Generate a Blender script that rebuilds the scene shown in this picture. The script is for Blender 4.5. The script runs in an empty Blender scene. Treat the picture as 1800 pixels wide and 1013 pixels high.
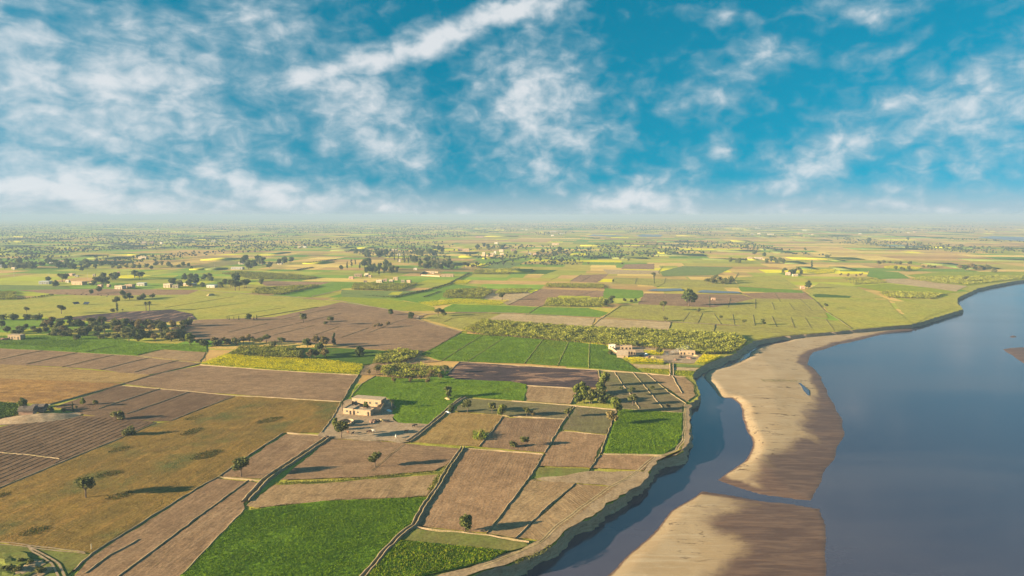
import bpy, bmesh, math, random, re
import numpy as np
from mathutils import Vector, Matrix, noise

scene = bpy.context.scene
COL = scene.collection
random.seed(7)
RNG = np.random.default_rng(7)
R = math.radians

# ------------------------------------------------------------------ camera
CAM_H = 110.0
PITCH = 6.05            # degrees below the horizontal
FPX = 1200.0             # focal length in photograph pixels (1800 wide)
cam_d = bpy.data.cameras.new('camera')
cam_d.sensor_width = 36.0
cam_d.lens = 24.0
cam_d.clip_start = 1.0
cam_d.clip_end = 80000.0
cam = bpy.data.objects.new('camera', cam_d)
COL.objects.link(cam)
cam.location = (0, 0, CAM_H)
cam.rotation_euler = (R(90 - PITCH), 0, 0)
scene.camera = cam

# ------------------------------------------------------------------ light
SUN_EL = 12.0
SUN_FROM = Vector((-0.966, -0.258, 0)).normalized()      # where the sun stands, seen from above
sun_d = bpy.data.lights.new('sun', 'SUN')
sun_d.energy = 5.0
sun_d.angle = R(0.6)
sun_d.color = (1.0, 0.81, 0.53)
sun = bpy.data.objects.new('sun', sun_d)
COL.objects.link(sun)
to_sun = Vector((SUN_FROM.x * math.cos(R(SUN_EL)), SUN_FROM.y * math.cos(R(SUN_EL)), math.sin(R(SUN_EL))))
sun.rotation_euler = to_sun.to_track_quat('Z', 'Y').to_euler()
sun.location = to_sun * 400

scene.view_settings.view_transform = 'Standard'
scene.view_settings.look = 'None'
scene.view_settings.gamma = 1.0
scene.view_settings.exposure = 2.1
scene.view_settings.use_curve_mapping = False
cy = scene.cycles
cy.max_bounces = 5
cy.diffuse_bounces = 2
cy.glossy_bounces = 2
cy.transmission_bounces = 2
cy.volume_bounces = 1
cy.transparent_max_bounces = 4
cy.use_denoising = True
cy.sample_clamp_indirect = 4.0


# ------------------------------------------------------------------ node helpers
class NT:
    """A small wrapper that makes node trees short to write."""
    def __init__(self, tree):
        self.t = tree
        self.l = tree.links

    def n(self, kind, **kw):
        nd = self.t.nodes.new(kind)
        for k, v in kw.items():
            setattr(nd, k, v)
        return nd

    def link(self, a, b):
        self.l.new(a, b)

    def put(self, sock, v):
        if isinstance(v, bpy.types.NodeSocket):
            self.l.new(v, sock)
        else:
            sock.default_value = v

    def math(self, op, a, b=None, c=None, clamp=False):
        nd = self.n('ShaderNodeMath', operation=op, use_clamp=clamp)
        for i, v in enumerate((a, b, c)):
            if v is not None:
                self.put(nd.inputs[i], v)
        return nd.outputs[0]

    def vmath(self, op, a, b=None):
        nd = self.n('ShaderNodeVectorMath', operation=op)
        self.put(nd.inputs[0], a)
        if b is not None:
            if op == 'SCALE':
                self.put(nd.inputs['Scale'], b)
            else:
                self.put(nd.inputs[1], b)
        return nd.outputs[0]

    def mix(self, f, a, b, mode='MIX'):
        nd = self.n('ShaderNodeMix', data_type='RGBA', blend_type=mode)
        self.put(nd.inputs[0], f)
        self.put(nd.inputs[6], a if isinstance(a, bpy.types.NodeSocket) else (*a[:3], 1))
        self.put(nd.inputs[7], b if isinstance(b, bpy.types.NodeSocket) else (*b[:3], 1))
        return nd.outputs[2]

    def noise(self, vec, scale, detail=3.0, rough=0.55, dist=0.0, dims='3D'):
        nd = self.n('ShaderNodeTexNoise', noise_dimensions=dims)
        self.put(nd.inputs['Vector'], vec)
        nd.inputs['Scale'].default_value = scale
        nd.inputs['Detail'].default_value = detail
        nd.inputs['Roughness'].default_value = rough
        nd.inputs['Distortion'].default_value = dist
        return nd.outputs[0]

    def ramp(self, v, lo, hi, smooth=True):
        nd = self.n('ShaderNodeMapRange', interpolation_type='SMOOTHSTEP' if smooth else 'LINEAR')
        self.put(nd.inputs[0], v)
        nd.inputs[1].default_value = lo
        nd.inputs[2].default_value = hi
        return nd.outputs[0]

    def mapping(self, vec, loc=(0, 0, 0), rot=(0, 0, 0), scale=(1, 1, 1), kind='POINT'):
        nd = self.n('ShaderNodeMapping', vector_type=kind)
        self.put(nd.inputs[0], vec)
        nd.inputs[1].default_value = loc
        nd.inputs[2].default_value = rot
        nd.inputs[3].default_value = scale
        return nd.outputs[0]


# ------------------------------------------------------------------ photograph pixel -> place
_cp, _sp = math.cos(R(PITCH)), math.sin(R(PITCH))


def ray(px, py):
    u = (px - 900.0) / FPX
    v = (506.5 - py) / FPX
    return Vector((u, _cp + v * _sp, -_sp + v * _cp))


def P(px, py, z=0.0):
    d = ray(px, py)
    t = (z - CAM_H) / d.z
    return Vector((d.x * t, d.y * t, z))


def mpp(py):
    """metres per photograph pixel, across the view, at ground row py"""
    p = P(900, py)
    return (p.y * _cp + CAM_H * _sp) / FPX


# ------------------------------------------------------------------ world: Nishita sky with a cloud layer
world = bpy.data.worlds.new('World')
scene.world = world
world.use_nodes = True
wt = world.node_tree
wt.nodes.clear()
w = NT(wt)
sky = w.n('ShaderNodeTexSky', sky_type='NISHITA')
sky.sun_disc = False
sky.sun_elevation = R(SUN_EL)
sky.sun_rotation = math.atan2(SUN_FROM.x, SUN_FROM.y)
sky.altitude = 100
sky.air_density = 1.0
sky.dust_density = 0.6
sky.ozone_density = 2.0
tc = w.n('ShaderNodeTexCoord')
dirv = w.vmath('NORMALIZE', tc.outputs['Generated'])
sx = w.n('ShaderNodeSeparateXYZ')
w.link(dirv, sx.inputs[0])
DX, DY, DZ = sx.outputs
flat = w.math('SQRT', w.math('ADD', w.math('MULTIPLY', DX, DX), w.math('MULTIPLY', DY, DY)))
TEL = w.math('DIVIDE', DZ, w.math('MAXIMUM', flat, 0.05))
AZ = w.math('ARCTAN2', DX, DY)
cmb = w.n('ShaderNodeCombineXYZ')
w.link(AZ, cmb.inputs[0])
w.link(TEL, cmb.inputs[1])
AE = cmb.outputs[0]
# the cloud sheet as seen from below: nearer overhead, squeezed towards the horizon
den = w.math('ADD', w.math('MAXIMUM', DZ, 0.0), 0.10)
cmb2 = w.n('ShaderNodeCombineXYZ')
w.link(w.math('DIVIDE', DX, den), cmb2.inputs[0])
w.link(w.math('DIVIDE', DY, den), cmb2.inputs[1])
SHEET = cmb2.outputs[0]


def nvec(vec, scale, amt, detail=3.0):
    nd = w.n('ShaderNodeTexNoise')
    w.put(nd.inputs['Vector'], vec)
    nd.inputs['Scale'].default_value = scale
    nd.inputs['Detail'].default_value = detail
    return w.vmath('SCALE', w.vmath('SUBTRACT', nd.outputs[1], (0.5, 0.5, 0.5)), amt)


AEW = w.vmath('ADD', AE, nvec(AE, 9.0, 0.055, 4.0))
AEW = w.vmath('ADD', AEW, nvec(AE, 30.0, 0.012, 3.0))


def ae_of(px, py):
    d = ray(px, py)
    return math.atan2(d.x, d.y), d.z / math.hypot(d.x, d.y)


SKY_TINT = (0.035, 0.57, 0.55)
CLOUD_THIN = (1.35, 1.8, 2.05)
CLOUD_THICK = (2.75, 2.78, 2.82)
HORIZON = (1.75, 1.98, 2.06)
CLOUDS = [  # centre x, y, half length, half width in photograph pixels, tilt degrees, weight
    (550, 140, 100, 34, 18, 0.98), (640, 110, 130, 36, 18, 1.10), (760, 72, 150, 38, 18, 1.16), (900, 24, 160, 36, 18, 1.12),
    (630, 190, 170, 130, -40, 0.76), (690, 250, 140, 95, -35, 0.66), (560, 250, 120, 70, -20, 0.5),
    (150, 150, 480, 220, 0, 0.76), (300, 200, 330, 120, -5, 0.72), (60, 70, 190, 90, 20, 0.55), (420, 30, 220, 120, 0, 0.55), (250, 250, 300, 60, 5, 0.5),
    (80, 325, 450, 85, -5, 0.98), (470, 335, 400, 70, -9, 0.78), (640, 365, 220, 38, -5, 0.7), (200, 352, 420, 40, -2, 0.75),
    (930, 180, 140, 160, -50, 0.84), (1000, 235, 130, 100, -20, 0.62), (950, 300, 140, 90, -10, 0.66),
    (880, 110, 80, 50, -20, 0.5),
    (1110, 352, 150, 46, 0, 0.95), (1180, 300, 90, 50, 10, 0.42), (820, 375, 70, 26, 0, 0.55),
    (1440, 285, 190, 50, 22, 0.72), (1360, 275, 70, 32, 15, 0.45), (1690, 190, 250, 95, 14, 0.66), (1770, 120, 120, 60, 25, 0.5),
    (1560, 240, 140, 60, 15, 0.45), (1720, 290, 230, 70, 8, 0.48), (1640, 345, 260, 50, 0, 0.45),
    (1600, 370, 330, 26, 0, 0.62), (1280, 374, 240, 20, 0, 0.6), (1000, 374, 200, 18, 0, 0.55), (700, 376, 260, 18, 0, 0.6), (1390, 365, 170, 40, 0, 0.62), (1470, 345, 120, 40, 0, 0.4),
    (1240, 180, 110, 46, 5, 0.55), (1365, 104, 95, 30, -5, 0.62), (1290, 135, 90, 34, -6, 0.45), (1265, 260, 44, 24, 0, 0.72),
    (1510, 12, 110, 30, 5, 0.6), (1545, 88, 80, 22, 22, 0.5), (1265, 32, 70, 20, -12, 0.5), (1130, 150, 50, 40, 0, 0.35),
    (1035, 80, 60, 26, 30, 0.38), (1090, 190, 60, 34, 0, 0.38), (1215, 300, 110, 34, 10, 0.42), (930, 74, 28, 16, 0, 0.4),
]
acc = None
for (cx, cyy, hl, hw, ang, wgt) in CLOUDS:
    a0, t0 = ae_of(cx, cyy)
    mp = w.mapping(AEW, (a0, t0, 0), (0, 0, R(ang)), (hl * 1.25 / FPX, hw * 1.25 / FPX, 1), 'TEXTURE')
    g = w.n('ShaderNodeTexGradient', gradient_type='QUADRATIC_SPHERE')
    w.link(mp, g.inputs[0])
    f = w.math('MULTIPLY', w.math('SQRT', g.outputs[1]), wgt)
    acc = f if acc is None else w.math('MAXIMUM', acc, f)
# away from the view the same kind of broken cloud goes on
outside = w.math('SUBTRACT', 1.0, w.ramp(w.math('ABSOLUTE', AZ), 0.62, 0.78), clamp=True)
above = w.math('SUBTRACT', 1.0, w.ramp(TEL, 0.31, 0.40), clamp=True)
inview = w.math('MULTIPLY', outside, above)
broad = w.math('MULTIPLY', w.ramp(w.noise(SHEET, 0.55, 3.0), 0.38, 0.72), 0.6)
mask = w.math('ADD', w.math('MULTIPLY', acc, inview), w.math('MULTIPLY', broad, w.math('SUBTRACT', 1.0, inview)))
puff = w.noise(w.mapping(AE, scale=(1, 1.35, 1)), 33.0, 5.0, 0.53, 0.3)
wisp = w.noise(w.mapping(AE, rot=(0, 0, R(-14)), scale=(1, 2.3, 1)), 13.0, 6.0, 0.52, 0.9)
big = w.noise(AE, 7.0, 3.0, 0.5)
veil = w.ramp(AZ, -0.08, -0.36)                     # the western cloud is a smoother veil
tex = w.math('ADD', w.math('MULTIPLY', puff, w.math('MULTIPLY_ADD', veil, -0.16, 0.56)), w.math('ADD', w.math('MULTIPLY', wisp, w.math('MULTIPLY_ADD', veil, 0.16, 0.24)), w.math('MULTIPLY', big, 0.20)))
dens = w.math('ADD', w.math('MULTIPLY', mask, 0.95), w.math('MULTIPLY', w.math('SUBTRACT', tex, 0.5), 2.0))
cover = w.math('POWER', w.ramp(dens, 0.0, 0.92), 1.0)
thick = w.ramp(dens, 0.25, 0.95)

# the clear sky: its own colour a little above the line of sight, so that the horizon does not flare
lift = w.n('ShaderNodeVectorMath', operation='ADD')
w.link(dirv, lift.inputs[0])
lift.inputs[1].default_value = (0, 0, 0.30)
w.link(w.vmath('NORMALIZE', lift.outputs[0]), sky.inputs[0])
tint = w.mix(1.0, sky.outputs[0], SKY_TINT, 'MULTIPLY')
cloud_c = w.mix(thick, CLOUD_THIN, CLOUD_THICK)
low = w.math('SUBTRACT', 1.0, w.ramp(TEL, -0.004, 0.055), clamp=True)
base = w.mix(w.math('MULTIPLY', low, 0.80), tint, HORIZON)
final = w.mix(w.math('MULTIPLY', cover, 0.84), base, cloud_c)
bg = w.n('ShaderNodeBackground')
w.link(final, bg.inputs[0])
bg.inputs[1].default_value = 0.073
wo = w.n('ShaderNodeOutputWorld')
w.link(bg.outputs[0], wo.inputs[0])
try:
    world.cycles.sampling_method = 'MANUAL'
    world.cycles.sample_map_resolution = 512
except Exception:
    pass

# ------------------------------------------------------------------ scene helpers
def tag(o, label=None, cat=None, group=None, kind=None):
    for k, v in (('label', label), ('category', cat), ('group', group), ('kind', kind)):
        if v:
            o[k] = v
    return o


def link(name, me, mat=None, parent=None, loc=(0, 0, 0), rz=0.0):
    o = bpy.data.objects.new(name, me)
    COL.objects.link(o)
    if mat is not None and len(me.materials) == 0:
        me.materials.append(mat)
    o.location = loc
    o.rotation_euler = (0, 0, rz)
    if parent is not None:
        o.parent = parent
    return o


def empty(name, loc, rz=0.0, s=1.0):
    o = bpy.data.objects.new(name, None)
    COL.objects.link(o)
    o.empty_display_size = 0.5
    o.location = loc
    o.rotation_euler = (0, 0, rz)
    o.scale = (s, s, s)
    return o


class MB:
    """collects simple shapes and builds them as one mesh"""
    def __init__(self):
        self.v, self.f = [], []

    def add(self, vs, fs):
        b = len(self.v)
        self.v += [tuple(x) for x in vs]
        self.f += [tuple(i + b for i in q) for q in fs]
        return self

    def box(self, x0, x1, y0, y1, z0, z1):
        return self.add([(x0, y0, z0), (x1, y0, z0), (x1, y1, z0), (x0, y1, z0), (x0, y0, z1), (x1, y0, z1), (x1, y1, z1), (x0, y1, z1)],
                        [(0, 3, 2, 1), (4, 5, 6, 7), (0, 1, 5, 4), (1, 2, 6, 5), (2, 3, 7, 6), (3, 0, 4, 7)])

    def tube(self, pts, rad, n=6):
        pts = [Vector(p) for p in pts]
        rings = []
        for i, p in enumerate(pts):
            t = (pts[min(i + 1, len(pts) - 1)] - pts[max(i - 1, 0)]).normalized()
            a = t.cross(Vector((0.31, 0.95, 0.05))).normalized()
            b = t.cross(a)
            rings.append([p + (a * math.cos(2 * math.pi * k / n) + b * math.sin(2 * math.pi * k / n)) * rad[i] for k in range(n)])
        vs = [q for r in rings for q in r]
        fs = [(i * n + k, i * n + (k + 1) % n, (i + 1) * n + (k + 1) % n, (i + 1) * n + k) for i in range(len(pts) - 1) for k in range(n)]
        fs.append(tuple(range(n - 1, -1, -1)))
        fs.append(tuple((len(pts) - 1) * n + k for k in range(n)))
        return self.add(vs, fs)

    def mesh(self, name):
        me = bpy.data.meshes.new(name)
        me.from_pydata(self.v, [], self.f)
        me.update()
        return me

    def build(self, name, mat, parent=None, loc=(0, 0, 0), rz=0.0):
        return link(name, self.mesh(name), mat, parent, loc, rz)


def fast_mesh(name, V, F, cols=None):
    """V (n,3), F (m,4) quads or (m,3); cols (n,3) stored as the colour attribute Col"""
    me = bpy.data.meshes.new(name)
    V = np.asarray(V, np.float32)
    F = np.asarray(F, np.int32)
    k = F.shape[1]
    me.vertices.add(len(V))
    me.vertices.foreach_set('co', V.ravel())
    me.loops.add(F.size)
    me.loops.foreach_set('vertex_index', F.ravel())
    me.polygons.add(len(F))
    me.polygons.foreach_set('loop_start', np.arange(0, F.size, k, dtype=np.int32))
    me.polygons.foreach_set('loop_total', np.full(len(F), k, np.int32))
    if cols is not None:
        at = me.attributes.new('Col', 'FLOAT_COLOR', 'POINT')
        c = np.ones((len(V), 4), np.float32)
        c[:, :3] = cols
        at.data.foreach_set('color', c.ravel())
    me.update(calc_edges=True)
    return me


def inside(pts, poly):
    """pts (n,2), poly (m,2) -> bool (n)"""
    x, y = pts[:, 0], pts[:, 1]
    res = np.zeros(len(pts), bool)
    px, py = poly[:, 0], poly[:, 1]
    j = len(poly) - 1
    for i in range(len(poly)):
        c = ((py[i] > y) != (py[j] > y))
        with np.errstate(divide='ignore', invalid='ignore'):
            xi = (px[j] - px[i]) * (y - py[i]) / (py[j] - py[i]) + px[i]
        res ^= c & (x < xi)
        j = i
    return res


def seg_dist(pts, line):
    """least distance of pts (n,2) to an open polyline (m,2)"""
    best = np.full(len(pts), 1e9)
    for a, b in zip(line[:-1], line[1:]):
        ab = b - a
        t = np.clip(((pts - a) @ ab) / max(ab @ ab, 1e-9), 0, 1)
        best = np.minimum(best, np.linalg.norm(pts - (a + t[:, None] * ab), axis=1))
    return best


def wpoly(pxs, z=0.0):
    return np.array([P(x, y, z)[:2] for x, y in pxs])


def rough_line(pts, step, amp, freq=0.12, closed=False, seed=0.0):
    """subdivide a world polyline and shift its points sideways with noise"""
    out = []
    n = len(pts)
    for i in range(n if closed else n - 1):
        a, b = pts[i], pts[(i + 1) % n]
        d = b - a
        L = float(np.hypot(*d))
        k = max(1, min(400, int(L / step)))
        nx = np.array([-d[1], d[0]]) / max(L, 1e-6)
        for j in range(k):
            p = a + d * (j / k)
            out.append(p + nx * amp * noise.noise(Vector((p[0] * freq, p[1] * freq, seed))) * 2)
    if not closed:
        out.append(pts[-1])
    return np.array(out)


# ------------------------------------------------------------------ materials
def new_mat(name):
    m = bpy.data.materials.new(name)
    m.use_nodes = True
    t = NT(m.node_tree)
    b = m.node_tree.nodes['Principled BSDF']
    b.inputs['Roughness'].default_value = 0.95
    b.inputs['Specular IOR Level'].default_value = 0.12
    return m, t, b


def simple(name, c, var=0.25, scale=0.7, rough=0.9, spec=0.15, bump=0.0):
    m, t, b = new_mat(name)
    pos = t.n('ShaderNodeTexCoord').outputs['Object']
    nz = t.noise(pos, scale, 5.0, 0.6)
    c = np.array(c)
    t.link(t.mix(t.ramp(nz, 0.3, 0.7), tuple(c * (1 - var)), tuple(np.minimum(c * (1 + var), 1))), b.inputs['Base Color'])
    b.inputs['Roughness'].default_value = rough
    b.inputs['Specular IOR Level'].default_value = spec
    if bump:
        bp = t.n('ShaderNodeBump')
        bp.inputs['Distance'].default_value = bump
        t.link(t.noise(pos, scale * 3, 4.0), bp.inputs['Height'])
        t.link(bp.outputs[0], b.inputs['Normal'])
    return m


GRID = -9.0      # the fields lie on a grid turned by this many degrees
SOILS = {
    # c1, c2 broad patches, c3 speckle, furrow height, clod height, furrow spacing
    'plough': ((0.222, 0.144, 0.090), (0.182, 0.116, 0.073), (0.275, 0.190, 0.124), 0.050, 0.13, 0.9),
    'plough_dark': ((0.150, 0.096, 0.062), (0.120, 0.076, 0.050), (0.20, 0.132, 0.086), 0.06, 0.11, 1.0),
    'plough_pale': ((0.285, 0.195, 0.112), (0.24, 0.158, 0.090), (0.34, 0.245, 0.150), 0.045, 0.10, 1.1),
    'plough_pink': ((0.262, 0.166, 0.100), (0.218, 0.138, 0.084), (0.305, 0.205, 0.130), 0.035, 0.08, 1.3),
    'tan': ((0.345, 0.245, 0.125), (0.30, 0.215, 0.10), (0.39, 0.285, 0.16), 0.03, 0.07, 1.2),
    'olive': ((0.235, 0.210, 0.036), (0.20, 0.170, 0.040), (0.27, 0.250, 0.050), 0.03, 0.06, 1.1),
    'olive_dark': ((0.135, 0.118, 0.048), (0.150, 0.112, 0.058), (0.170, 0.150, 0.065), 0.035, 0.05, 0.8),
    'olive_gold': ((0.265, 0.228, 0.036), (0.220, 0.215, 0.032), (0.30, 0.26, 0.055), 0.025, 0.05, 1.4),
    'stubble': ((0.200, 0.125, 0.030), (0.155, 0.104, 0.028), (0.285, 0.155, 0.040), 0.06, 0.16, 1.25),
    'stubble_gold': ((0.29, 0.180, 0.062), (0.25, 0.155, 0.055), (0.35, 0.235, 0.09), 0.04, 0.10, 1.1),
    'stubble_rust': ((0.285, 0.150, 0.040), (0.22, 0.115, 0.038), (0.36, 0.21, 0.07), 0.14, 0.16, 2.6),
    'burnt': ((0.060, 0.042, 0.044), (0.045, 0.034, 0.038), (0.145, 0.095, 0.075), 0.02, 0.06, 2.0),
    'dust': ((0.36, 0.255, 0.155), (0.31, 0.215, 0.130), (0.42, 0.31, 0.20), 0.0, 0.05, 1.0),
    'sandy': ((0.30, 0.208, 0.120), (0.25, 0.172, 0.095), (0.37, 0.27, 0.165), 0.0, 0.07, 1.6),
    'grass': ((0.135, 0.150, 0.034), (0.165, 0.140, 0.042), (0.11, 0.145, 0.026), 0.0, 0.08, 1.0),
    'green': ((0.098, 0.168, 0.012), (0.125, 0.185, 0.012), (0.075, 0.135, 0.010), 0.02, 0.10, 0.9),
    'green_deep': ((0.072, 0.125, 0.012), (0.058, 0.108, 0.010), (0.095, 0.145, 0.012), 0.02, 0.12, 0.9),
    'green_lime': ((0.190, 0.215, 0.012), (0.22, 0.225, 0.012), (0.15, 0.185, 0.012), 0.02, 0.10, 0.9),
    'green_soft': ((0.150, 0.185, 0.040), (0.125, 0.165, 0.038), (0.18, 0.20, 0.055), 0.02, 0.06, 1.0),
    'mustard': ((0.42, 0.37, 0.018), (0.33, 0.32, 0.018), (0.21, 0.25, 0.020), 0.0, 0.25, 1.0),
}
_mats = {}
LIFT = {'tan': 1.3, 'olive': 1.38, 'olive_gold': 1.38, 'plough': 1.12, 'plough_pale': 1.06, 'plough_pink': 1.1, 'mustard': 1.25, 'green_lime': 1.3, 'dust': 1.0, 'burnt': 1.0, 'green_deep': 1.05, 'green': 1.4, 'plough_dark': 1.05}


def soil(kind, ang=90.0 + GRID):
    key = (kind, round(ang))
    if key in _mats:
        return _mats[key]
    c1, c2, c3, famp, camp, gap = SOILS[kind]
    c1, c2, c3 = [tuple(np.array(c) * LIFT.get(kind, 1.15) * ((1.06, 1.0, 0.86) if kind.startswith('plough') else (1.0, 1.0, 1.0))) for c in (c1, c2, c3)]
    m, t, b = new_mat('soil_%s' % kind)
    pos = t.n('ShaderNodeNewGeometry').outputs['Position']
    rot = t.mapping(pos, rot=(0, 0, -R(ang)))                        # x runs along the furrows
    streak = t.noise(t.mapping(rot, scale=(0.035, 0.42, 1)), 1.0, 4.0, 0.6)
    broad = t.noise(pos, 0.022, 3.0, 0.55)
    mid = t.noise(pos, 0.16, 5.0, 0.62)
    fine = t.noise(pos, 1.15, 4.0, 0.7)
    col = t.mix(t.ramp(broad, 0.36, 0.64), c1, c2)
    col = t.mix(t.math('MULTIPLY', t.ramp(streak, 0.42, 0.72), 0.55), col, c3)
    blot = t.noise(pos, 0.075, 6.0, 0.68, 0.6)
    col = t.mix(t.math('MULTIPLY', t.ramp(blot, 0.50, 0.72), 0.55), col, tuple(np.array(c2) * 0.62))
    if kind.startswith('plough') or kind.startswith('olive') or kind == 'tan':
        weed = t.math('MULTIPLY', t.ramp(t.noise(pos, 0.42, 5.0, 0.7), 0.60, 0.70), t.ramp(t.noise(pos, 0.03, 3.0), 0.45, 0.62))
        col = t.mix(t.math('MULTIPLY', weed, 0.7), col, (0.115, 0.110, 0.032))
    if kind.startswith('green'):
        thin = t.math('MULTIPLY', t.ramp(t.noise(pos, 0.10, 5.0, 0.65, 0.5), 0.56, 0.72), 0.6)
        col = t.mix(thin, col, (0.205, 0.200, 0.025))
    if kind == 'burnt':
        ash = t.noise(t.mapping(rot, scale=(0.06, 0.26, 1)), 1.0, 6.0, 0.72)
        ash = t.noise(t.mapping(rot, scale=(0.035, 0.13, 1)), 1.0, 6.0, 0.66, 0.6)
        col = t.mix(t.ramp(ash, 0.52, 0.62), col, (0.30, 0.175, 0.11))
    if kind == 'stubble':
        col = t.mix(t.ramp(t.noise(pos, 0.035, 4.0), 0.50, 0.72), col, (0.105, 0.110, 0.032))
    if kind == 'mustard':
        col = t.mix(t.ramp(t.noise(pos, 0.9, 4.0, 0.7), 0.52, 0.66), col, (0.10, 0.17, 0.02))
    lines = t.noise(t.mapping(rot, scale=(0.16, 1.0 / gap, 1)), 1.0, 4.0, 0.65)
    k = t.math('MULTIPLY', t.math('MULTIPLY_ADD', fine, 1.7, 0.15), t.math('MULTIPLY_ADD', lines, 0.75 if famp > 0 else 0.3, 0.63 if famp > 0 else 0.85))
    col = t.mix(1.0, col, t.n('ShaderNodeCombineColor').outputs[0], 'MULTIPLY')
    cc = [n for n in m.node_tree.nodes if n.type == 'COMBINE_COLOR'][0]
    tone = t.math('MULTIPLY', k, t.math('MULTIPLY_ADD', mid, 0.9, 0.55))
    for i in range(3):
        t.link(tone, cc.inputs[i])
    t.link(col, b.inputs['Base Color'])
    sxyz = t.n('ShaderNodeSeparateXYZ')
    t.link(rot, sxyz.inputs[0])
    wob = t.math('MULTIPLY', mid, 2.2)
    fur = t.math('SINE', t.math('ADD', t.math('MULTIPLY', sxyz.outputs[1], 2 * math.pi / gap), wob))
    fur = t.math('ADD', t.math('MULTIPLY', t.math('MULTIPLY', fur, t.ramp(broad, 0.40, 0.65)), 0.30), t.math('MULTIPLY', lines, 3.0))
    h = t.math('ADD', t.math('MULTIPLY', fur, famp), t.math('ADD', t.math('MULTIPLY', fine, camp * 0.9), t.math("MULTIPLY", mid, camp * 1.2)))
    bp = t.n('ShaderNodeBump')
    bp.inputs['Distance'].default_value = 1.0
    bp.inputs['Strength'].default_value = 0.9
    t.link(h, bp.inputs['Height'])
    t.link(bp.outputs[0], b.inputs['Normal'])
    b.inputs['Specular IOR Level'].default_value = 0.05
    b.inputs['Roughness'].default_value = 1.0
    _mats[key] = m
    return m


def attr_mat(name, trans=0.25, rough=0.8):
    """colour from the mesh attribute, with light passing through thin leaves"""
    m, t, b = new_mat(name)
    at = t.n('ShaderNodeAttribute', attribute_name='Col')
    b.inputs['Roughness'].default_value = rough
    b.inputs['Specular IOR Level'].default_value = 0.02
    t.link(at.outputs[0], b.inputs['Base Color'])
    if trans:
        tr = t.n('ShaderNodeBsdfTranslucent')
        t.link(at.outputs[0], tr.inputs[0])
        mx = t.n('ShaderNodeMixShader')
        mx.inputs[0].default_value = trans
        t.link(b.outputs[0], mx.inputs[1])
        t.link(tr.outputs[0], mx.inputs[2])
        t.link(mx.outputs[0], m.node_tree.nodes['Material Output'].inputs[0])
    return m


def leaf_mat(name, c1, c2, trans=0.28):
    m, t, b = new_mat(name)
    oi = t.n('ShaderNodeObjectInfo')
    pos = t.n('ShaderNodeTexCoord').outputs['Object']
    nz = t.noise(pos, 0.9, 4.0, 0.65)
    f = t.math('ADD', t.ramp(nz, 0.3, 0.7), t.math('MULTIPLY', t.math('SUBTRACT', oi.outputs['Random'], 0.5), 0.9), clamp=True)
    col = t.mix(f, c1, c2)
    t.link(col, b.inputs['Base Color'])
    b.inputs['Roughness'].default_value = 0.75
    tr = t.n('ShaderNodeBsdfTranslucent')
    t.link(col, tr.inputs[0])
    mx = t.n('ShaderNodeMixShader')
    mx.inputs[0].default_value = trans
    t.link(b.outputs[0], mx.inputs[1])
    t.link(tr.outputs[0], mx.inputs[2])
    t.link(mx.outputs[0], m.node_tree.nodes['Material Output'].inputs[0])
    return m


M_CROP = attr_mat('crop_leaf', 0.30)
M_PATCH = attr_mat('distant_ground', 0.0, 1.0)
M_BARK = simple('bark', (0.13, 0.095, 0.07), 0.3, 2.0, 0.95, 0.05)
M_LEAF = {
    'round': leaf_mat('leaf_dark', (0.062, 0.088, 0.022), (0.155, 0.165, 0.040)),
    'acacia': leaf_mat('leaf_olive', (0.085, 0.098, 0.026), (0.155, 0.150, 0.042)),
    'tall': leaf_mat('leaf_grey_green', (0.062, 0.086, 0.034), (0.135, 0.150, 0.056)),
    'dry': leaf_mat('leaf_dry', (0.160, 0.115, 0.042), (0.23, 0.175, 0.062)),
    'lime': leaf_mat('leaf_lime', (0.125, 0.150, 0.022), (0.205, 0.215, 0.036)),
    'bush': leaf_mat('leaf_bush', (0.080, 0.095, 0.026), (0.180, 0.165, 0.048)),
    'palm': leaf_mat('leaf_palm', (0.045, 0.062, 0.024), (0.085, 0.095, 0.035)),
    'poplar': leaf_mat('leaf_poplar', (0.030, 0.050, 0.018), (0.065, 0.080, 0.026)),
}

# earth of banks and bunds
M_BUND = None


def make_bund_mat():
    m, t, b = new_mat('bund_earth')
    pos = t.n('ShaderNodeNewGeometry').outputs['Position']
    a = t.noise(pos, 0.12, 4.0, 0.6)
    f = t.noise(pos, 1.6, 4.0, 0.7)
    col = t.mix(t.ramp(a, 0.40, 0.62), (0.32, 0.228, 0.135), (0.225, 0.172, 0.080))
    col = t.mix(t.ramp(f, 0.45, 0.75), col, (0.36, 0.27, 0.16))
    t.link(col, b.inputs['Base Color'])
    bp = t.n('ShaderNodeBump')
    bp.inputs['Distance'].default_value = 0.25
    t.link(f, bp.inputs['Height'])
    t.link(bp.outputs[0], b.inputs['Normal'])
    return m


M_BUND = make_bund_mat()
M_BUND_GREEN = simple('green_ridge', (0.22, 0.215, 0.05), 0.25, 0.6, 0.95, 0.05)
M_BUND_DARK = simple('grassy_ridge', (0.150, 0.125, 0.050), 0.3, 0.6, 0.95, 0.05)  # far ridges: their shadow lines are put into this darker colour


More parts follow.
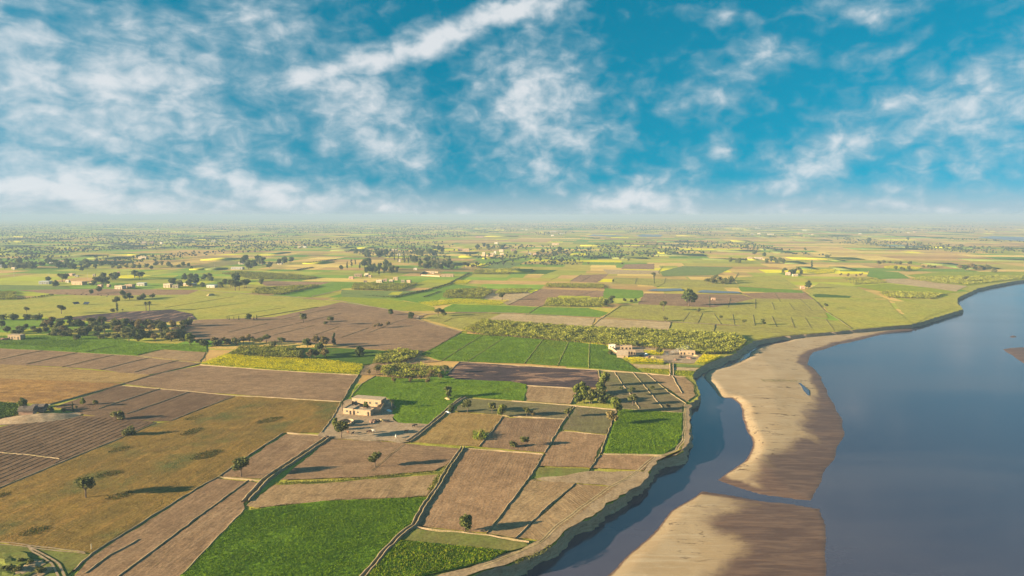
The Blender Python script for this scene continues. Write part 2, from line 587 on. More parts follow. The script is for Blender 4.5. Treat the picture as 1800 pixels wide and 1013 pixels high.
def make_cliff_mat():
    m, t, b = new_mat('river_bank_earth')
    pos = t.n('ShaderNodeNewGeometry').outputs['Position']
    s = t.noise(t.mapping(pos, scale=(0.25, 0.25, 2.6)), 1.0, 5.0, 0.65)
    f = t.noise(pos, 0.8, 5.0, 0.7)
    col = t.mix(t.ramp(s, 0.35, 0.65), (0.38, 0.255, 0.150), (0.50, 0.36, 0.23))
    col = t.mix(t.ramp(f, 0.55, 0.75), col, (0.19, 0.130, 0.080))
    t.link(col, b.inputs['Base Color'])
    bp = t.n('ShaderNodeBump')
    bp.inputs['Distance'].default_value = 0.8
    t.link(f, bp.inputs['Height'])
    t.link(bp.outputs[0], b.inputs['Normal'])
    return m


def make_water_mat():
    m, t, b = new_mat('river_water')
    pos = t.n('ShaderNodeNewGeometry').outputs['Position']
    broad = t.noise(t.mapping(pos, rot=(0, 0, R(-30)), scale=(0.22, 1, 1)), 0.012, 6.0, 0.62, 0.4)
    col = t.mix(t.ramp(broad, 0.40, 0.62), (0.050, 0.040, 0.064), (0.075, 0.060, 0.080))
    t.link(col, b.inputs['Base Color'])
    rr = t.math('MULTIPLY_ADD', t.ramp(broad, 0.35, 0.65), 0.10, 0.06)
    t.link(rr, b.inputs['Roughness'])
    b.inputs['IOR'].default_value = 1.8
    b.inputs['Specular IOR Level'].default_value = 0.5
    r1 = t.noise(pos, 0.22, 3.0, 0.55)
    r2 = t.noise(pos, 1.3, 3.0, 0.55)
    h = t.math('ADD', t.math('MULTIPLY', r1, 0.10), t.math('MULTIPLY', r2, 0.03))
    bp = t.n('ShaderNodeBump')
    bp.inputs['Distance'].default_value = 1.0
    bp.inputs['Strength'].default_value = 0.22
    t.link(h, bp.inputs['Height'])
    t.link(bp.outputs[0], b.inputs['Normal'])
    return m


M_CLIFF = make_cliff_mat()
M_WATER = make_water_mat()
M_POND = simple('shallow_pond', (0.16, 0.16, 0.15), 0.15, 0.05, 0.30, 0.5)

# ------------------------------------------------------------------ river bank and ground
ZW = -3.7
# land edge above the river, near to far: pixel x, y, width of the slope below it in metres
EDGE = [(850, 1007, 2.5), (878, 997, 2.5), (905, 992, 2.5), (940, 978, 2), (972, 960, 2), (994, 935, 2.2), (1044, 910, 1.8), (1061, 896, 2),
        (1092, 874, 2), (1114, 860, 1.6), (1130, 852, 1.6), (1143, 832, 1.8), (1155, 813, 2.2), (1175, 806, 2.5), (1196, 799, 4), (1208, 785, 2.4),
        (1213, 767, 2.2), (1213, 745, 2.2), (1211, 720, 2.2), (1217, 709, 2), (1230, 701, 1.5), (1231, 688, 1.5), (1226, 673, 1.6), (1217, 664, 3),
        (1222, 652, 5), (1232, 645, 6), (1250, 637, 7), (1270, 629, 7), (1292, 622, 7), (1310, 608, 8), (1333, 598, 7), (1360, 593, 4), (1400, 589, 3),
        (1447, 585.5, 2.5), (1500, 580, 2), (1550, 575.5, 2), (1600, 571, 2), (1630, 563.5, 2), (1650, 557, 2), (1680, 548, 2), (1694, 543, 2.5),
        (1683, 533, 3), (1684, 524, 3), (1700, 516, 3), (1720, 507, 4), (1747, 501, 3), (1783, 494.5, 3), (1800, 492, 3)]
pts = [np.array([-150.0, -600.0]), np.array([-130.0, -60.0]), np.array([-70.0, 110.0]), np.array([-32.0, 178.0])]
wid = [2.5] * 4
for (x, y, ww) in EDGE:
    p = P(x, y)
    pts.append(np.array([p.x, p.y]))
    wid.append(ww)
for q in ((980, 1210), (1300, 1500), (2300, 1900), (5000, 2500), (22000, 4300)):
    pts.append(np.array(q, float))
    wid.append(3.5)
# resample evenly enough, keep the width along
edge, ewid = [], []
for i in range(len(pts) - 1):
    a, b = pts[i], pts[i + 1]
    L = np.hypot(*(b - a))
    near = 4 <= i < len(pts) - 6
    k = max(1, int(L / (1.4 if b[1] < 420 else 3.0))) if near else max(1, min(30, int(L / 20)))
    nx = np.array([-(b - a)[1], (b - a)[0]]) / L
    for j in range(k):
        p = a + (b - a) * j / k
        s = 1.0 if near else 0.5
        am = 1.3 if p[1] < 420 else 2.2
        dn = noise.noise(Vector((p[0] * 0.11, p[1] * 0.11, 3.1))) * am + noise.noise(Vector((p[0] * 0.38, p[1] * 0.38, 9.1))) * 1.2 + abs(noise.noise(Vector((p[0] * 0.05, p[1] * 0.05, 5.1)))) * 1.5
        edge.append(p + nx * dn * s)
        ewid.append(wid[i] + (wid[i + 1] - wid[i]) * j / k)
edge.append(pts[-1])
ewid.append(wid[-1])
edge = np.array(edge)
ewid = np.array(ewid)
LAND = np.vstack([edge, [[22000, 22000], [-14000, 22000], [-14000, -600]]])
GX = np.array([[-14000, -600], [22000, -600], [22000, 22000], [-14000, 22000]])

gm = bpy.data.meshes.new('ground')
gm.from_pydata([(x, y, 0.0) for x, y in LAND], [], [tuple(range(len(LAND)))])
ground = link('ground', gm, soil('olive_gold'))
tag(ground, kind='structure')
if gm.polygons[0].normal.z < 0:
    gm.flip_normals()

# the cut bank: a strip of broken earth from the land edge down into the water
tang = np.gradient(edge, axis=0)
tang /= np.linalg.norm(tang, axis=1)[:, None]
norm = np.stack([tang[:, 1], -tang[:, 0]], axis=1)      # towards the river
for _ in range(3):
    norm[1:-1] = (norm[:-2] + norm[1:-1] + norm[2:]) / 3
prof = [(0.0, 0.0), (0.06, -0.6), (0.24, -1.5), (0.45, -2.3), (0.72, -3.1), (1.0, -3.8), (1.25, -4.6)]
V, F = [], []
m_ = len(prof)
for i, p in enumerate(edge):
    for k, (fx, fz) in enumerate(prof):
        q = p + norm[i] * ewid[i] * (0.55 + 0.5 * noise.noise(Vector((p[0] * 0.08, p[1] * 0.08, 31.0)))) * fx
        d = 0.0
        if 0 < k:
            d = noise.noise(Vector((q[0] * 0.3, q[1] * 0.3, fz * 0.9))) * 0.75 * min(1.0, k / 2.5) + noise.noise(Vector((q[0] * 0.9, q[1] * 0.9, fz))) * 0.55 * min(1.0, k / 2.0)
        q = q + norm[i] * d
        V.append((q[0], q[1], fz + (d * 0.35 if 0 < k < m_ - 1 else 0) + (0.01 if k == 0 else 0)))
for i in range(len(edge) - 1):
    for k in range(m_ - 1):
        a = i * m_ + k
        F.append((a, a + 1, a + m_ + 1, a + m_))
bank = link('river_bank', fast_mesh('river_bank', V, F), M_CLIFF)
tag(bank, 'dark crumbling earth bank cut by the river along the fields', kind='structure')

wm = bpy.data.meshes.new('river')
wm.from_pydata([(-400, -600, ZW), (22000, -600, ZW), (22000, 5000, ZW), (-400, 5000, ZW)], [], [(0, 1, 2, 3)])
river = tag(link('river', wm, M_WATER), 'wide calm river reflecting the blue sky', kind='structure')


# ------------------------------------------------------------------ sand bars
def make_sand_mat():
    m, t, b = new_mat('river_sand')
    pos = t.n('ShaderNodeNewGeometry').outputs['Position']
    wet = t.n('ShaderNodeAttribute', attribute_name='Col').outputs[2]
    f = t.noise(pos, 0.9, 5.0, 0.65)
    a = t.noise(pos, 0.045, 7.0, 0.66, 0.5)
    rip = t.noise(t.mapping(pos, rot=(0, 0, R(38)), scale=(0.05, 0.42, 1)), 1.0, 6.0, 0.68, 0.8)
    wob = t.math('MULTIPLY', t.math('SUBTRACT', t.math('ADD', a, t.math('MULTIPLY', rip, 0.28)), 0.64), 1.3)
    wf = t.ramp(t.math('ADD', wet, wob), 0.14, 0.60)
    dry = t.mix(t.ramp(a, 0.35, 0.65), (0.375, 0.262, 0.145), (0.435, 0.318, 0.190))
    dry = t.mix(t.math('MULTIPLY', t.ramp(rip, 0.50, 0.66), 0.5), dry, (0.50, 0.39, 0.26))
    dry = t.mix(t.ramp(f, 0.60, 0.80), dry, (0.26, 0.18, 0.10))
    flot = t.math('MULTIPLY', t.ramp(t.noise(t.mapping(pos, rot=(0, 0, R(20)), scale=(0.10, 0.34, 1)), 1.0, 6.0, 0.75, 0.8), 0.56, 0.62), t.ramp(t.noise(pos, 0.018, 2.0), 0.44, 0.54))
    dry = t.mix(flot, dry, (0.13, 0.09, 0.055))
    wetc = t.mix(t.ramp(rip, 0.42, 0.62), (0.110, 0.058, 0.034), (0.185, 0.105, 0.060))
    t.link(t.mix(wf, dry, wetc), b.inputs['Base Color'])
    t.link(t.math('MULTIPLY_ADD', wf, -0.45, 0.95), b.inputs['Roughness'])
    t.link(t.math('MULTIPLY_ADD', wf, 0.25, 0.08), b.inputs['Specular IOR Level'])
    h = t.math('ADD', t.math('MULTIPLY', rip, 0.35), t.math('MULTIPLY', f, 0.06))
    bp = t.n('ShaderNodeBump')
    bp.inputs['Distance'].default_value = 1.0
    bp.inputs['Strength'].default_value = 0.5
    t.link(h, bp.inputs['Height'])
    t.link(bp.outputs[0], b.inputs['Normal'])
    return m


M_SAND = make_sand_mat()
POOL = [(1404, 665), (1408, 666), (1413.5, 671), (1419, 678), (1423, 687), (1421, 687), (1416, 679), (1410, 671.5)]


def sand_bar(name, label, steep, gentle, wet_poly, hmax, step, gslope, wet_edge=0.0, rise=0.22, pool=None):
    S = wpoly(steep, ZW)
    G = wpoly(gentle, ZW)
    poly = np.vstack([S, G])
    lo, hi = poly.min(0) - 8, poly.max(0) + 8
    nx = int((hi[0] - lo[0]) / step) + 1
    ny = int((hi[1] - lo[1]) / step) + 1
    xs = lo[0] + np.arange(nx) * step
    ys = lo[1] + np.arange(ny) * step
    X, Y = np.meshgrid(xs, ys)
    p = np.stack([X.ravel(), Y.ravel()], 1)
    wob = np.array([[noise.noise(Vector((a * 0.06, b * 0.06, 1.0))), noise.noise(Vector((a * 0.06, b * 0.06, 7.0)))] for a, b in p]) * 1.1 + np.array([[noise.noise(Vector((a * 0.017, b * 0.017, 21.0))), noise.noise(Vector((a * 0.017, b * 0.017, 27.0)))] for a, b in p]) * 5.0
    q = p + wob
    ins = inside(q, poly)
    ds = seg_dist(q, np.vstack([G[-1:], S, G[:1]]))
    dg = seg_dist(q, np.vstack([S[-1:], G, S[:1]]))
    sg = np.where(ins, 1.0, -1.0)
    h = np.minimum(np.minimum(ds * rise, 0.06 + dg * gslope), hmax)
    h = h + 0.12 * np.array([noise.noise(Vector((a * 0.035, b * 0.035, 2.0))) for a, b in p]) * np.minimum(1, np.minimum(ds, dg) * 0.15)
    h = np.where(ins, np.maximum(h, 0.03), -np.minimum(ds, dg) * 0.12)
    if pool is not None:
        Q_ = wpoly(pool, ZW)
        dq = np.where(inside(p, Q_), 0.0, seg_dist(p, np.vstack([Q_, Q_[:1]])))
        h = np.minimum(h, 0.55 + 0.09 * dq)
    wet = np.zeros(len(p))
    if wet_poly is not None:
        W_ = wpoly(wet_poly, ZW)
        dw = seg_dist(q, np.vstack([W_, W_[:1]]))
        wi = inside(q, W_)
        wet = np.clip(0.5 + np.where(wi, dw, -dw) / 26.0, 0, 1)
    wet = np.maximum(wet, np.where(ins, np.clip(1 - np.minimum(ds * 0.9, dg / max(wet_edge, 0.5)), 0, 1), 1))
    V = np.stack([p[:, 0], p[:, 1], ZW + h], 1)
    keep = (h > -0.9)
    idx = np.arange(nx * ny).reshape(ny, nx)
    Fq = np.stack([idx[:-1, :-1].ravel(), idx[:-1, 1:].ravel(), idx[1:, 1:].ravel(), idx[1:, :-1].ravel()], 1)
    Fq = Fq[keep[Fq].all(1)]
    me = fast_mesh(name, V, Fq, np.repeat(wet[:, None], 3, 1))
    for poly_ in me.polygons:
        poly_.use_smooth = True
    return tag(link(name, me, M_SAND), label, kind='structure')


sand_bar('sand_bar', 'long pale sand bar between the side channel and the river',
         [(1600, 578), (1500, 585), (1400, 596), (1362, 604), (1340, 613), (1322, 627), (1282, 643), (1256, 652), (1245, 664), (1254, 682), (1268, 698), (1290, 699), (1302, 709),
          (1312, 724), (1314, 760), (1311, 786), (1302, 808), (1290, 824), (1265, 843)],
         [(1305, 855), (1347, 866), (1434, 876), (1458, 846), (1484, 762), (1473, 730), (1452, 694), (1439, 663), (1416, 640), (1432, 620), (1479, 605), (1550, 588), (1606, 580.5)],
         [(1340, 819), (1390, 795), (1418, 774), (1437, 780), (1431, 743), (1440, 706), (1462, 690), (1520, 760), (1470, 890), (1380, 880), (1345, 850)],
         1.15, 1.8, 0.035, 10.0, 0.22, POOL)
sand_bar('sand_bar', 'reddish wet sand spit pointing up the side channel',
         [(1040, 1048), (1072, 1013), (1128, 954), (1156, 935), (1184, 904), (1236, 864)],
         [(1283, 869), (1350, 878), (1389, 881), (1449, 891), (1446, 962), (1440, 1013), (1434, 1060), (1200, 1085)],
         [(1330, 862), (1290, 900), (1262, 925), (1290, 960), (1250, 1040), (1440, 1080), (1500, 900)],
         0.45, 1.4, 0.02, 6.0, 0.10)
sand_bar('sand_bar', 'low brown mud islet out in the open river',
         [(1765, 614), (1782, 612), (1800, 611), (1850, 612)], [(1900, 630), (1850, 650), (1800, 639), (1785, 625)],
         [(1700, 590), (1950, 590), (1950, 680), (1700, 680)], 0.4, 2.5, 0.03, 6.0)
sand_bar('sand_bar', 'tiny dark mud hump showing above the water',
         [(1774, 592), (1781, 590)], [(1788, 592), (1781, 593.5)], [(1700, 560), (1850, 560), (1850, 610), (1700, 610)], 0.5, 1.5, 0.2, 6.0)


# ------------------------------------------------------------------ fields
_fi = [0]
FURROW_ALONG = 90.0 + GRID


def field(kind, pxs, ang=None, name=None, rough=0.5, label=None):
    i = _fi[0]
    _fi[0] += 1
    z = 0.05 + 0.004 * i
    poly = wpoly(pxs)
    sc = max(1.0, mpp(sum(p[1] for p in pxs) / len(pxs)) / 0.25)
    rp = rough_line(poly, 3.0 * sc, rough * sc ** 0.5, 0.2 / sc, True, i * 1.7)
    me = bpy.data.meshes.new('field')
    me.from_pydata([(x, y, z) for x, y in rp], [], [tuple(range(len(rp)))])
    if me.polygons[0].normal.z < 0:
        me.flip_normals()
    nm = name or {'plough': 'ploughed_field', 'plough_dark': 'ploughed_field', 'plough_pale': 'ploughed_field', 'plough_pink': 'ploughed_field', 'tan': 'dry_field',
                  'olive': 'sprouting_field', 'olive_dark': 'sprouting_field', 'olive_gold': 'sprouting_field', 'stubble': 'stubble_field', 'stubble_gold': 'stubble_field',
                  'stubble_rust': 'stubble_field', 'burnt': 'burnt_field', 'dust': 'bare_ground', 'sandy': 'bare_ground', 'grass': 'grass_field', 'mustard': 'mustard_field'}.get(kind, 'green_field')
    o = link(nm, me, soil(kind, FURROW_ALONG if ang is None else ang))
    tag(o, label, kind='structure')
    o['z'] = z
    return poly, z, o


# ------------------------------------------------------------------ patchwork of far fields
ga = R(GRID)
E1 = np.array([math.cos(ga), math.sin(ga)])
E2 = np.array([-math.sin(ga), math.cos(ga)])
PAL = [((0.235, 0.205, 0.060), 20), ((0.190, 0.200, 0.050), 16), ((0.115, 0.175, 0.030), 11), ((0.085, 0.150, 0.026), 6), ((0.32, 0.225, 0.115), 15), ((0.27, 0.175, 0.110), 12),
       ((0.205, 0.150, 0.085), 6), ((0.36, 0.27, 0.13), 7), ((0.20, 0.215, 0.03), 6), ((0.43, 0.39, 0.02), 4), ((0.12, 0.105, 0.055), 3)]
pc = np.array([c for c, _ in PAL])
pw = np.array([n for _, n in PAL], float)
rects = []
v = 420.0
while v < 15000:
    far = 1 + v / 2600.0
    dv = random.uniform(26, 66) * far
    u = -0.95 * v - 500
    while u < 1.25 * v + 500:
        du = random.uniform(38, 150) * far
        if random.random() < 0.35:            # a block cut into strips
            k = random.randint(2, 4)
            for j in range(k):
                rects.append((u + du * j / k, u + du * (j + 1) / k, v, v + dv))
        else:
            rects.append((u, u + du, v, v + dv))
        u += du
    v += dv
rects = np.array(rects)
gap = 0.5
cor = np.stack([np.stack([rects[:, 0] + gap, rects[:, 2] + gap], 1), np.stack([rects[:, 1] - gap, rects[:, 2] + gap], 1),
                np.stack([rects[:, 1] - gap, rects[:, 3] - gap], 1), np.stack([rects[:, 0] + gap, rects[:, 3] - gap], 1)], 1)
cor = cor[:, :, :1] * E1 + cor[:, :, 1:] * E2
cor += RNG.normal(0, 1.5, cor.shape)
keep = np.ones(len(cor), bool)
for k in range(4):
    keep &= inside(cor[:, k], LAND)
keep &= (cor[:, :, 0].max(1) < 20000) & (cor[:, :, 1].max(1) < 21000) & (cor[:, :, 1].min(1) > 350)
cor = cor[keep]
nrec = len(cor)
cen = cor.mean(1)
gn = np.array([noise.noise(Vector((c[0] / 700, c[1] / 700, 5.0))) for c in cen]) + np.clip(-cen[:, 0] / (cen[:, 1] + 300), -0.6, 0.6) * 0.7
wmat = np.tile(pw, (nrec, 1))
wmat[:, [1, 2, 3, 8]] *= np.exp(gn * 1.6)[:, None]
wmat[:, [4, 5, 7]] *= np.exp(-gn * 1.8)[:, None]
cum = (wmat / wmat.sum(1, keepdims=True)).cumsum(1)
ch = np.minimum((RNG.random(nrec)[:, None] > cum).sum(1), len(PAL) - 1)
ccol = pc[ch] * np.array([1.78, 1.68, 0.90]) * RNG.uniform(0.82, 1.18, (nrec, 1))
zz = 0.02 + 0.01 * RNG.random(nrec)
V = np.concatenate([cor, np.repeat(zz[:, None, None], 4, 1)], 2).reshape(-1, 3)
Fq = np.arange(nrec * 4).reshape(-1, 4)
m2, t2, b2 = new_mat('distant_fields')
at2 = t2.n('ShaderNodeAttribute', attribute_name='Col')
pos2 = t2.n('ShaderNodeNewGeometry').outputs['Position']
tone2 = t2.math('MULTIPLY_ADD', t2.noise(pos2, 0.03, 5.0, 0.65), 0.9, 0.55)
t2.link(t2.vmath('SCALE', at2.outputs[0], tone2), b2.inputs['Base Color'])
bp2 = t2.n('ShaderNodeBump')
bp2.inputs['Distance'].default_value = 0.5
t2.link(t2.noise(pos2, 0.5, 4.0, 0.7), bp2.inputs['Height'])
t2.link(bp2.outputs[0], b2.inputs['Normal'])
b2.inputs['Specular IOR Level'].default_value = 0.03
pf = link('distant_fields', fast_mesh('distant_fields', V, Fq, np.repeat(ccol, 4, 0)), m2)
tag(pf, 'patchwork of small distant fields reaching to the horizon', kind='structure')
# some of the far plots carry tall crops: blocks that stand up and throw shadows
tall = (cen[:, 1] > 1250) & (RNG.random(nrec) < 0.085) & (cen[:, 1] < 6000)
tc_ = cor[tall]
hh = RNG.uniform(1.2, 2.8, len(tc_))
Vt, Ft = [], []
tcol = []
for c4, h in zip(tc_, hh):
    c0 = c4.mean(0)
    b = len(Vt)
    c4 = c0 + (c4 - c0) * 0.94
    col = random.choice([(0.145, 0.165, 0.040), (0.175, 0.185, 0.045), (0.10, 0.145, 0.030), (0.36, 0.33, 0.02)])
    for zt in (0.0, h):
        for p in c4:
            Vt.append((p[0], p[1], zt))
            tcol.append(col)
    Ft += [(b, b + 1, b + 5, b + 4), (b + 1, b + 2, b + 6, b + 5), (b + 2, b + 3, b + 7, b + 6), (b + 3, b, b + 4, b + 7), (b + 4, b + 5, b + 6, b + 7)]
tb = link('tall_crops', fast_mesh('tall_crops', Vt, Ft, np.array(tcol)), m2)
tag(tb, 'blocks of tall cane standing in the far fields', 'crop', kind='stuff')

# ------------------------------------------------------------------ fields traced plot by plot
FX = {}


def F(key, kind, pxs, **kw):
    FX[key] = field(kind, pxs, **kw)


# --- beyond the track, far to near
F('g_a', 'green', [(483, 518), (550, 503), (600, 497), (600, 510), (547, 523)])
F('br_a', 'plough_pink', [(450, 494), (583, 496), (560, 502), (467, 503)])
F('ol_left', 'olive_gold', [(-40, 530), (100, 520), (300, 514), (365, 511), (480, 521), (600, 531), (480, 558), (345, 562), (337, 552), (300, 544), (233, 548), (100, 559), (-40, 553)])
F('br_left', 'plough_pink', [(27, 510), (170, 508), (350, 510), (330, 518), (170, 520), (100, 518)])
F('gr_left0', 'green_soft', [(-60, 500), (120, 503), (125, 507), (30, 509), (-60, 512)])
F('gr_left1', 'green_lime', [(-60, 512), (28, 513), (30, 528), (-60, 530)])
F('gr_left2', 'green', [(-40, 560), (90, 562), (84, 572), (-40, 578)])
F('yellow1', 'mustard', [(238, 488), (275, 485), (315, 484), (305, 488), (262, 489)])
F('yellow2', 'mustard', [(48, 415), (70, 413), (170, 412.5), (160, 416), (60, 416.5)])
F('yellow3', 'mustard', [(165, 457), (175, 455), (240, 454), (225, 457.5)])
F('yellow4', 'green_lime', [(340, 482), (390, 476), (392, 482), (350, 483)])
F('yellow5', 'mustard', [(320, 434), (345, 433.5), (390, 436), (360, 437)])
F('yellow6', 'mustard', [(755, 454), (770, 452), (788, 452), (782, 454.5)])
F('gr_c', 'green_soft', [(600, 510), (700, 512), (760, 510), (690, 524), (600, 523)])
F('gr_c2', 'green', [(680, 524), (740, 512), (800, 500), (870, 508), (775, 524), (770, 530), (735, 533)])
F('gr_c3', 'green', [(600, 497), (640, 500), (620, 506), (600, 508)])
F('lime_c', 'green_lime', [(585, 527), (600, 522), (667, 525), (737, 533), (762, 540), (766, 547), (700, 547), (660, 540), (600, 529)])
F('must_c', 'mustard', [(735, 533), (800, 526.5), (897, 529), (878, 537), (797, 534), (760, 539)])
F('must_c2', 'mustard', [(682, 518), (690, 514), (710, 513), (702, 519)])
F('must_c3', 'mustard', [(797, 499.5), (803, 493), (830, 493.5), (818, 500)])
F('gr_d', 'green', [(766, 548), (783, 541), (797, 534.5), (880, 537.5), (945, 540), (928, 551), (850, 549)])
F('gr_e', 'green', [(930, 552), (947, 540), (1033, 542), (1070, 550), (1053, 558)])
F('br_c', 'plough_pink', [(890, 537), (950, 508), (1062, 512), (1060, 523), (985, 523), (953, 539)])
F('dry_c', 'tan', [(845, 525), (870, 514), (915, 515), (925, 512), (935, 517), (892, 536), (880, 530)])
F('must_e', 'mustard', [(978, 523.5), (983, 520), (1037, 521), (1035, 525)])
F('gr_f', 'green', [(1060, 524), (1063, 507), (1130, 511), (1132, 521), (1122, 525)])
F('gr_g', 'green_deep', [(900, 482), (903, 474), (980, 475), (960, 482)])
F('gr_h', 'green_soft', [(838, 472), (893, 459), (925, 460), (893, 473)])
F('must_h', 'green_lime', [(880, 461), (893, 459), (918, 460), (912, 462)])
F('gr_i', 'green_soft', [(1160, 478), (1200, 468), (1290, 470), (1260, 484), (1165, 486)])
F('tan_a', 'tan', [(1060, 474), (1160, 476), (1158, 482), (1068, 482)])
F('br_d', 'plough_pink', [(1000, 495), (1020, 484), (1070, 482), (1050, 497)])
F('br_d2', 'plough_pink', [(1090, 473), (1100, 465), (1150, 464), (1150, 474)])
F('ol_d', 'olive', [(1075, 499), (1080, 488), (1290, 494), (1300, 505), (1190, 506), (1112, 500)])
F('br_e', 'plough', [(1133, 516), (1200, 517), (1303, 518), (1330, 526), (1255, 541), (1120, 536)])
F('ol_e', 'olive', [(1090, 537), (1120, 535), (1255, 541), (1210, 549), (1200, 567), (1062, 558)])
F('pink_e', 'plough_pink', [(1303, 516), (1413, 513), (1432, 527), (1330, 526)])
F('ol_f', 'olive', [(1255, 541), (1328, 525), (1432, 527), (1452, 548), (1455, 560), (1412, 557), (1210, 549)])
F('ol_g', 'olive', [(1208, 549), (1413, 557), (1452, 561), (1500, 578), (1460, 583), (1330, 576), (1257, 571), (1200, 567)])
F('gr_j', 'green', [(1297, 506), (1300, 504), (1410, 511), (1414, 515.5), (1303, 513)])
F('ol_h', 'olive_gold', [(1298, 503), (1290, 488), (1370, 484), (1405, 507), (1380, 508)])
F('ol_i', 'olive_gold', [(1415, 512), (1440, 498), (1500, 503), (1560, 526), (1430, 522)])
F('gr_k', 'green_deep', [(1428, 518), (1440, 517), (1497, 521), (1493, 524), (1432, 523)])
F('ol_j', 'olive_gold', [(1433, 524), (1560, 527), (1570, 541), (1604, 571), (1502, 578), (1456, 549)])
F('ol_k', 'olive_gold', [(1572, 530), (1667, 532), (1677, 541), (1632, 557), (1610, 570), (1580, 544)])
F('lime_k', 'green_lime', [(1497, 503), (1560, 499), (1640, 507), (1693, 514), (1660, 517), (1550, 513)])
F('tan_k', 'tan', [(1560, 490), (1600, 492), (1700, 503), (1680, 513), (1640, 507), (1556, 497)])
F('gr_l', 'green', [(1528, 475), (1580, 479), (1600, 490), (1545, 491), (1524, 486)])
F('gr_m', 'green', [(1475, 477), (1480, 471), (1523, 472), (1525, 478)])
F('must_l', 'mustard', [(1409, 475), (1447, 474), (1468, 474.5), (1466, 480), (1438, 482), (1414, 479)])
F('must_m', 'mustard', [(1553, 469), (1575, 467), (1622, 471), (1614, 474), (1555, 472.5)])
F('must_m2', 'mustard', [(1590, 462), (1620, 463), (1617, 467), (1603, 466)])
F('must_n', 'mustard', [(1200, 445.5), (1245, 446), (1238, 450), (1200, 448.5)])
F('must_n2', 'mustard', [(1257, 451.5), (1290, 450.5), (1318, 452), (1300, 454)])
F('rough_k', 'green_lime', [(1592, 484), (1660, 478), (1810, 478), (1803, 491), (1750, 497), (1700, 503), (1640, 497)])
# --- right of the track, above the cane
F('ol_m', 'olive', [(745, 561), (767, 552), (880, 552), (862, 561), (845, 563), (813, 581)])
F('tan_m', 'tan', [(881, 552), (900, 552), (1047, 560), (1038, 576), (900, 567), (858, 562)], ang=0)
F('tan_n', 'tan', [(1051, 560.5), (1180, 567), (1174, 583), (1043, 578)], ang=0)
F('ol_n', 'olive', [(1183, 567), (1257, 571.5), (1254, 587), (1176, 583)])
F('ol_o', 'olive', [(1260, 572), (1330, 576), (1400, 579), (1446, 585), (1360, 592), (1333, 597), (1306, 600), (1256, 588)], ang=-35)
# --- ploughed land left of the track
F('br_big', 'plough', [(310, 586), (300, 578), (345, 563), (482, 558), (600, 531.5), (690, 546), (745, 556), (735, 564), (810, 584), (752, 618), (690, 617), (625, 612), (590, 606), (430, 600), (320, 597)], ang=0)
F('burnt_l', 'burnt', [(95, 561), (170, 553), (233, 548), (300, 544.5), (337, 552), (345, 562), (300, 567), (200, 567)])
F('gr_l0', 'green', [(-40, 592), (60, 590), (120, 588), (170, 592), (265, 604), (362, 606), (364, 620), (285, 615), (240, 626), (150, 621), (-40, 611)])
F('gr_l1', 'green_deep', [(-40, 600), (80, 596), (160, 600), (130, 612), (0, 606)])
F('strip_l', 'plough', [(-40, 612), (0, 614), (75, 616.5), (150, 621.5), (240, 627), (352, 640), (270, 658), (250, 661), (180, 651), (110, 646), (-40, 639)])
F('sliver_l', 'plough_pale', [(242, 626), (285, 616), (362, 620), (352, 638)])
F('gold_l', 'stubble_gold', [(-60, 640), (0, 641), (110, 647), (265, 660), (220, 674), (120, 672), (0, 666), (-60, 664)], ang=-8)
F('rust_l', 'stubble_rust', [(-60, 664), (0, 666), (120, 671), (216, 675), (86, 711), (50, 710), (-60, 704)], ang=-7)
F('br_l3', 'plough', [(217, 676), (270, 660), (352, 643), (450, 650), (540, 656), (629, 661), (600, 706), (450, 697), (332, 689)], ang=0)
F('br_l4', 'plough_dark', [(210, 678.5), (332, 689), (413, 697), (300, 741), (270, 742), (150, 730), (95, 716)])
F('fur_l5', 'plough_dark', [(150, 731.5), (200, 734), (272, 743), (220, 766), (115, 810), (0, 857), (-90, 893), (-90, 775), (0, 752), (60, 738)])
F('stub_l6', 'stubble', [(-80, 895), (0, 860), (115, 813), (222, 768), (275, 745), (303, 741), (413, 698), (450, 699), (600, 708), (563, 762), (500, 762), (383, 839), (358, 853), (161, 972), (0, 956), (-80, 946)])
F('br_l7', 'plough', [(503, 764), (555, 767), (572, 771), (466, 843), (440, 842), (388, 838)])
F('br_l8', 'plough', [(380, 843), (436, 847), (213, 1013), (150, 1060), (90, 1060), (161, 980)])
F('br_l8b', 'plough', [(439, 847), (460, 851), (429, 886), (430, 897), (319, 1013), (270, 1064), (160, 1060), (216, 1013)])
F('corner_l9', 'grass', [(-80, 950), (0, 958), (160, 976), (110, 1020), (80, 1060), (-120, 1060)])
F('must_big', 'mustard', [(352, 641), (395, 624.5), (450, 629), (575, 635), (640, 643), (630, 660), (540, 655.5), (450, 649.5)])
F('gr_hut', 'green_deep', [(395, 624), (420, 612), (590, 612), (690, 618), (735, 624), (640, 643), (575, 635), (450, 629)])
F('br_hut', 'plough_pale', [(640, 644), (720, 628), (775, 636), (700, 643), (670, 660), (632, 660)])
# --- green plots under the cane
F('G1', 'green', [(812, 587), (849, 589), (775, 635), (738, 624)])
F('G2a', 'green', [(851, 589), (889, 592), (820, 637), (778, 635)])
F('G2b', 'green', [(891, 592), (954, 597), (921, 640), (823, 637)])
F('G2c', 'green', [(956, 597), (999, 601), (979, 644), (924, 640)])
F('G2d', 'green', [(1001, 601), (1035, 605), (1034, 647), (982, 644)])
F('G2e', 'green', [(1037, 605), (1062, 607), (1076, 622), (1128, 656), (1036, 648)])
F('burnt', 'burnt', [(808, 637), (900, 643.5), (1050, 652), (1054, 681), (1015, 683), (925, 678), (800, 667), (785, 660)], ang=0)
F('yard2', 'dust', [(1066, 606), (1100, 608), (1225, 616), (1236, 626), (1222, 640), (1110, 637), (1080, 622)], rough=1.0)
F('m_a', 'mustard', [(1094, 631), (1130, 632), (1167, 635.5), (1166, 642), (1110, 640)])
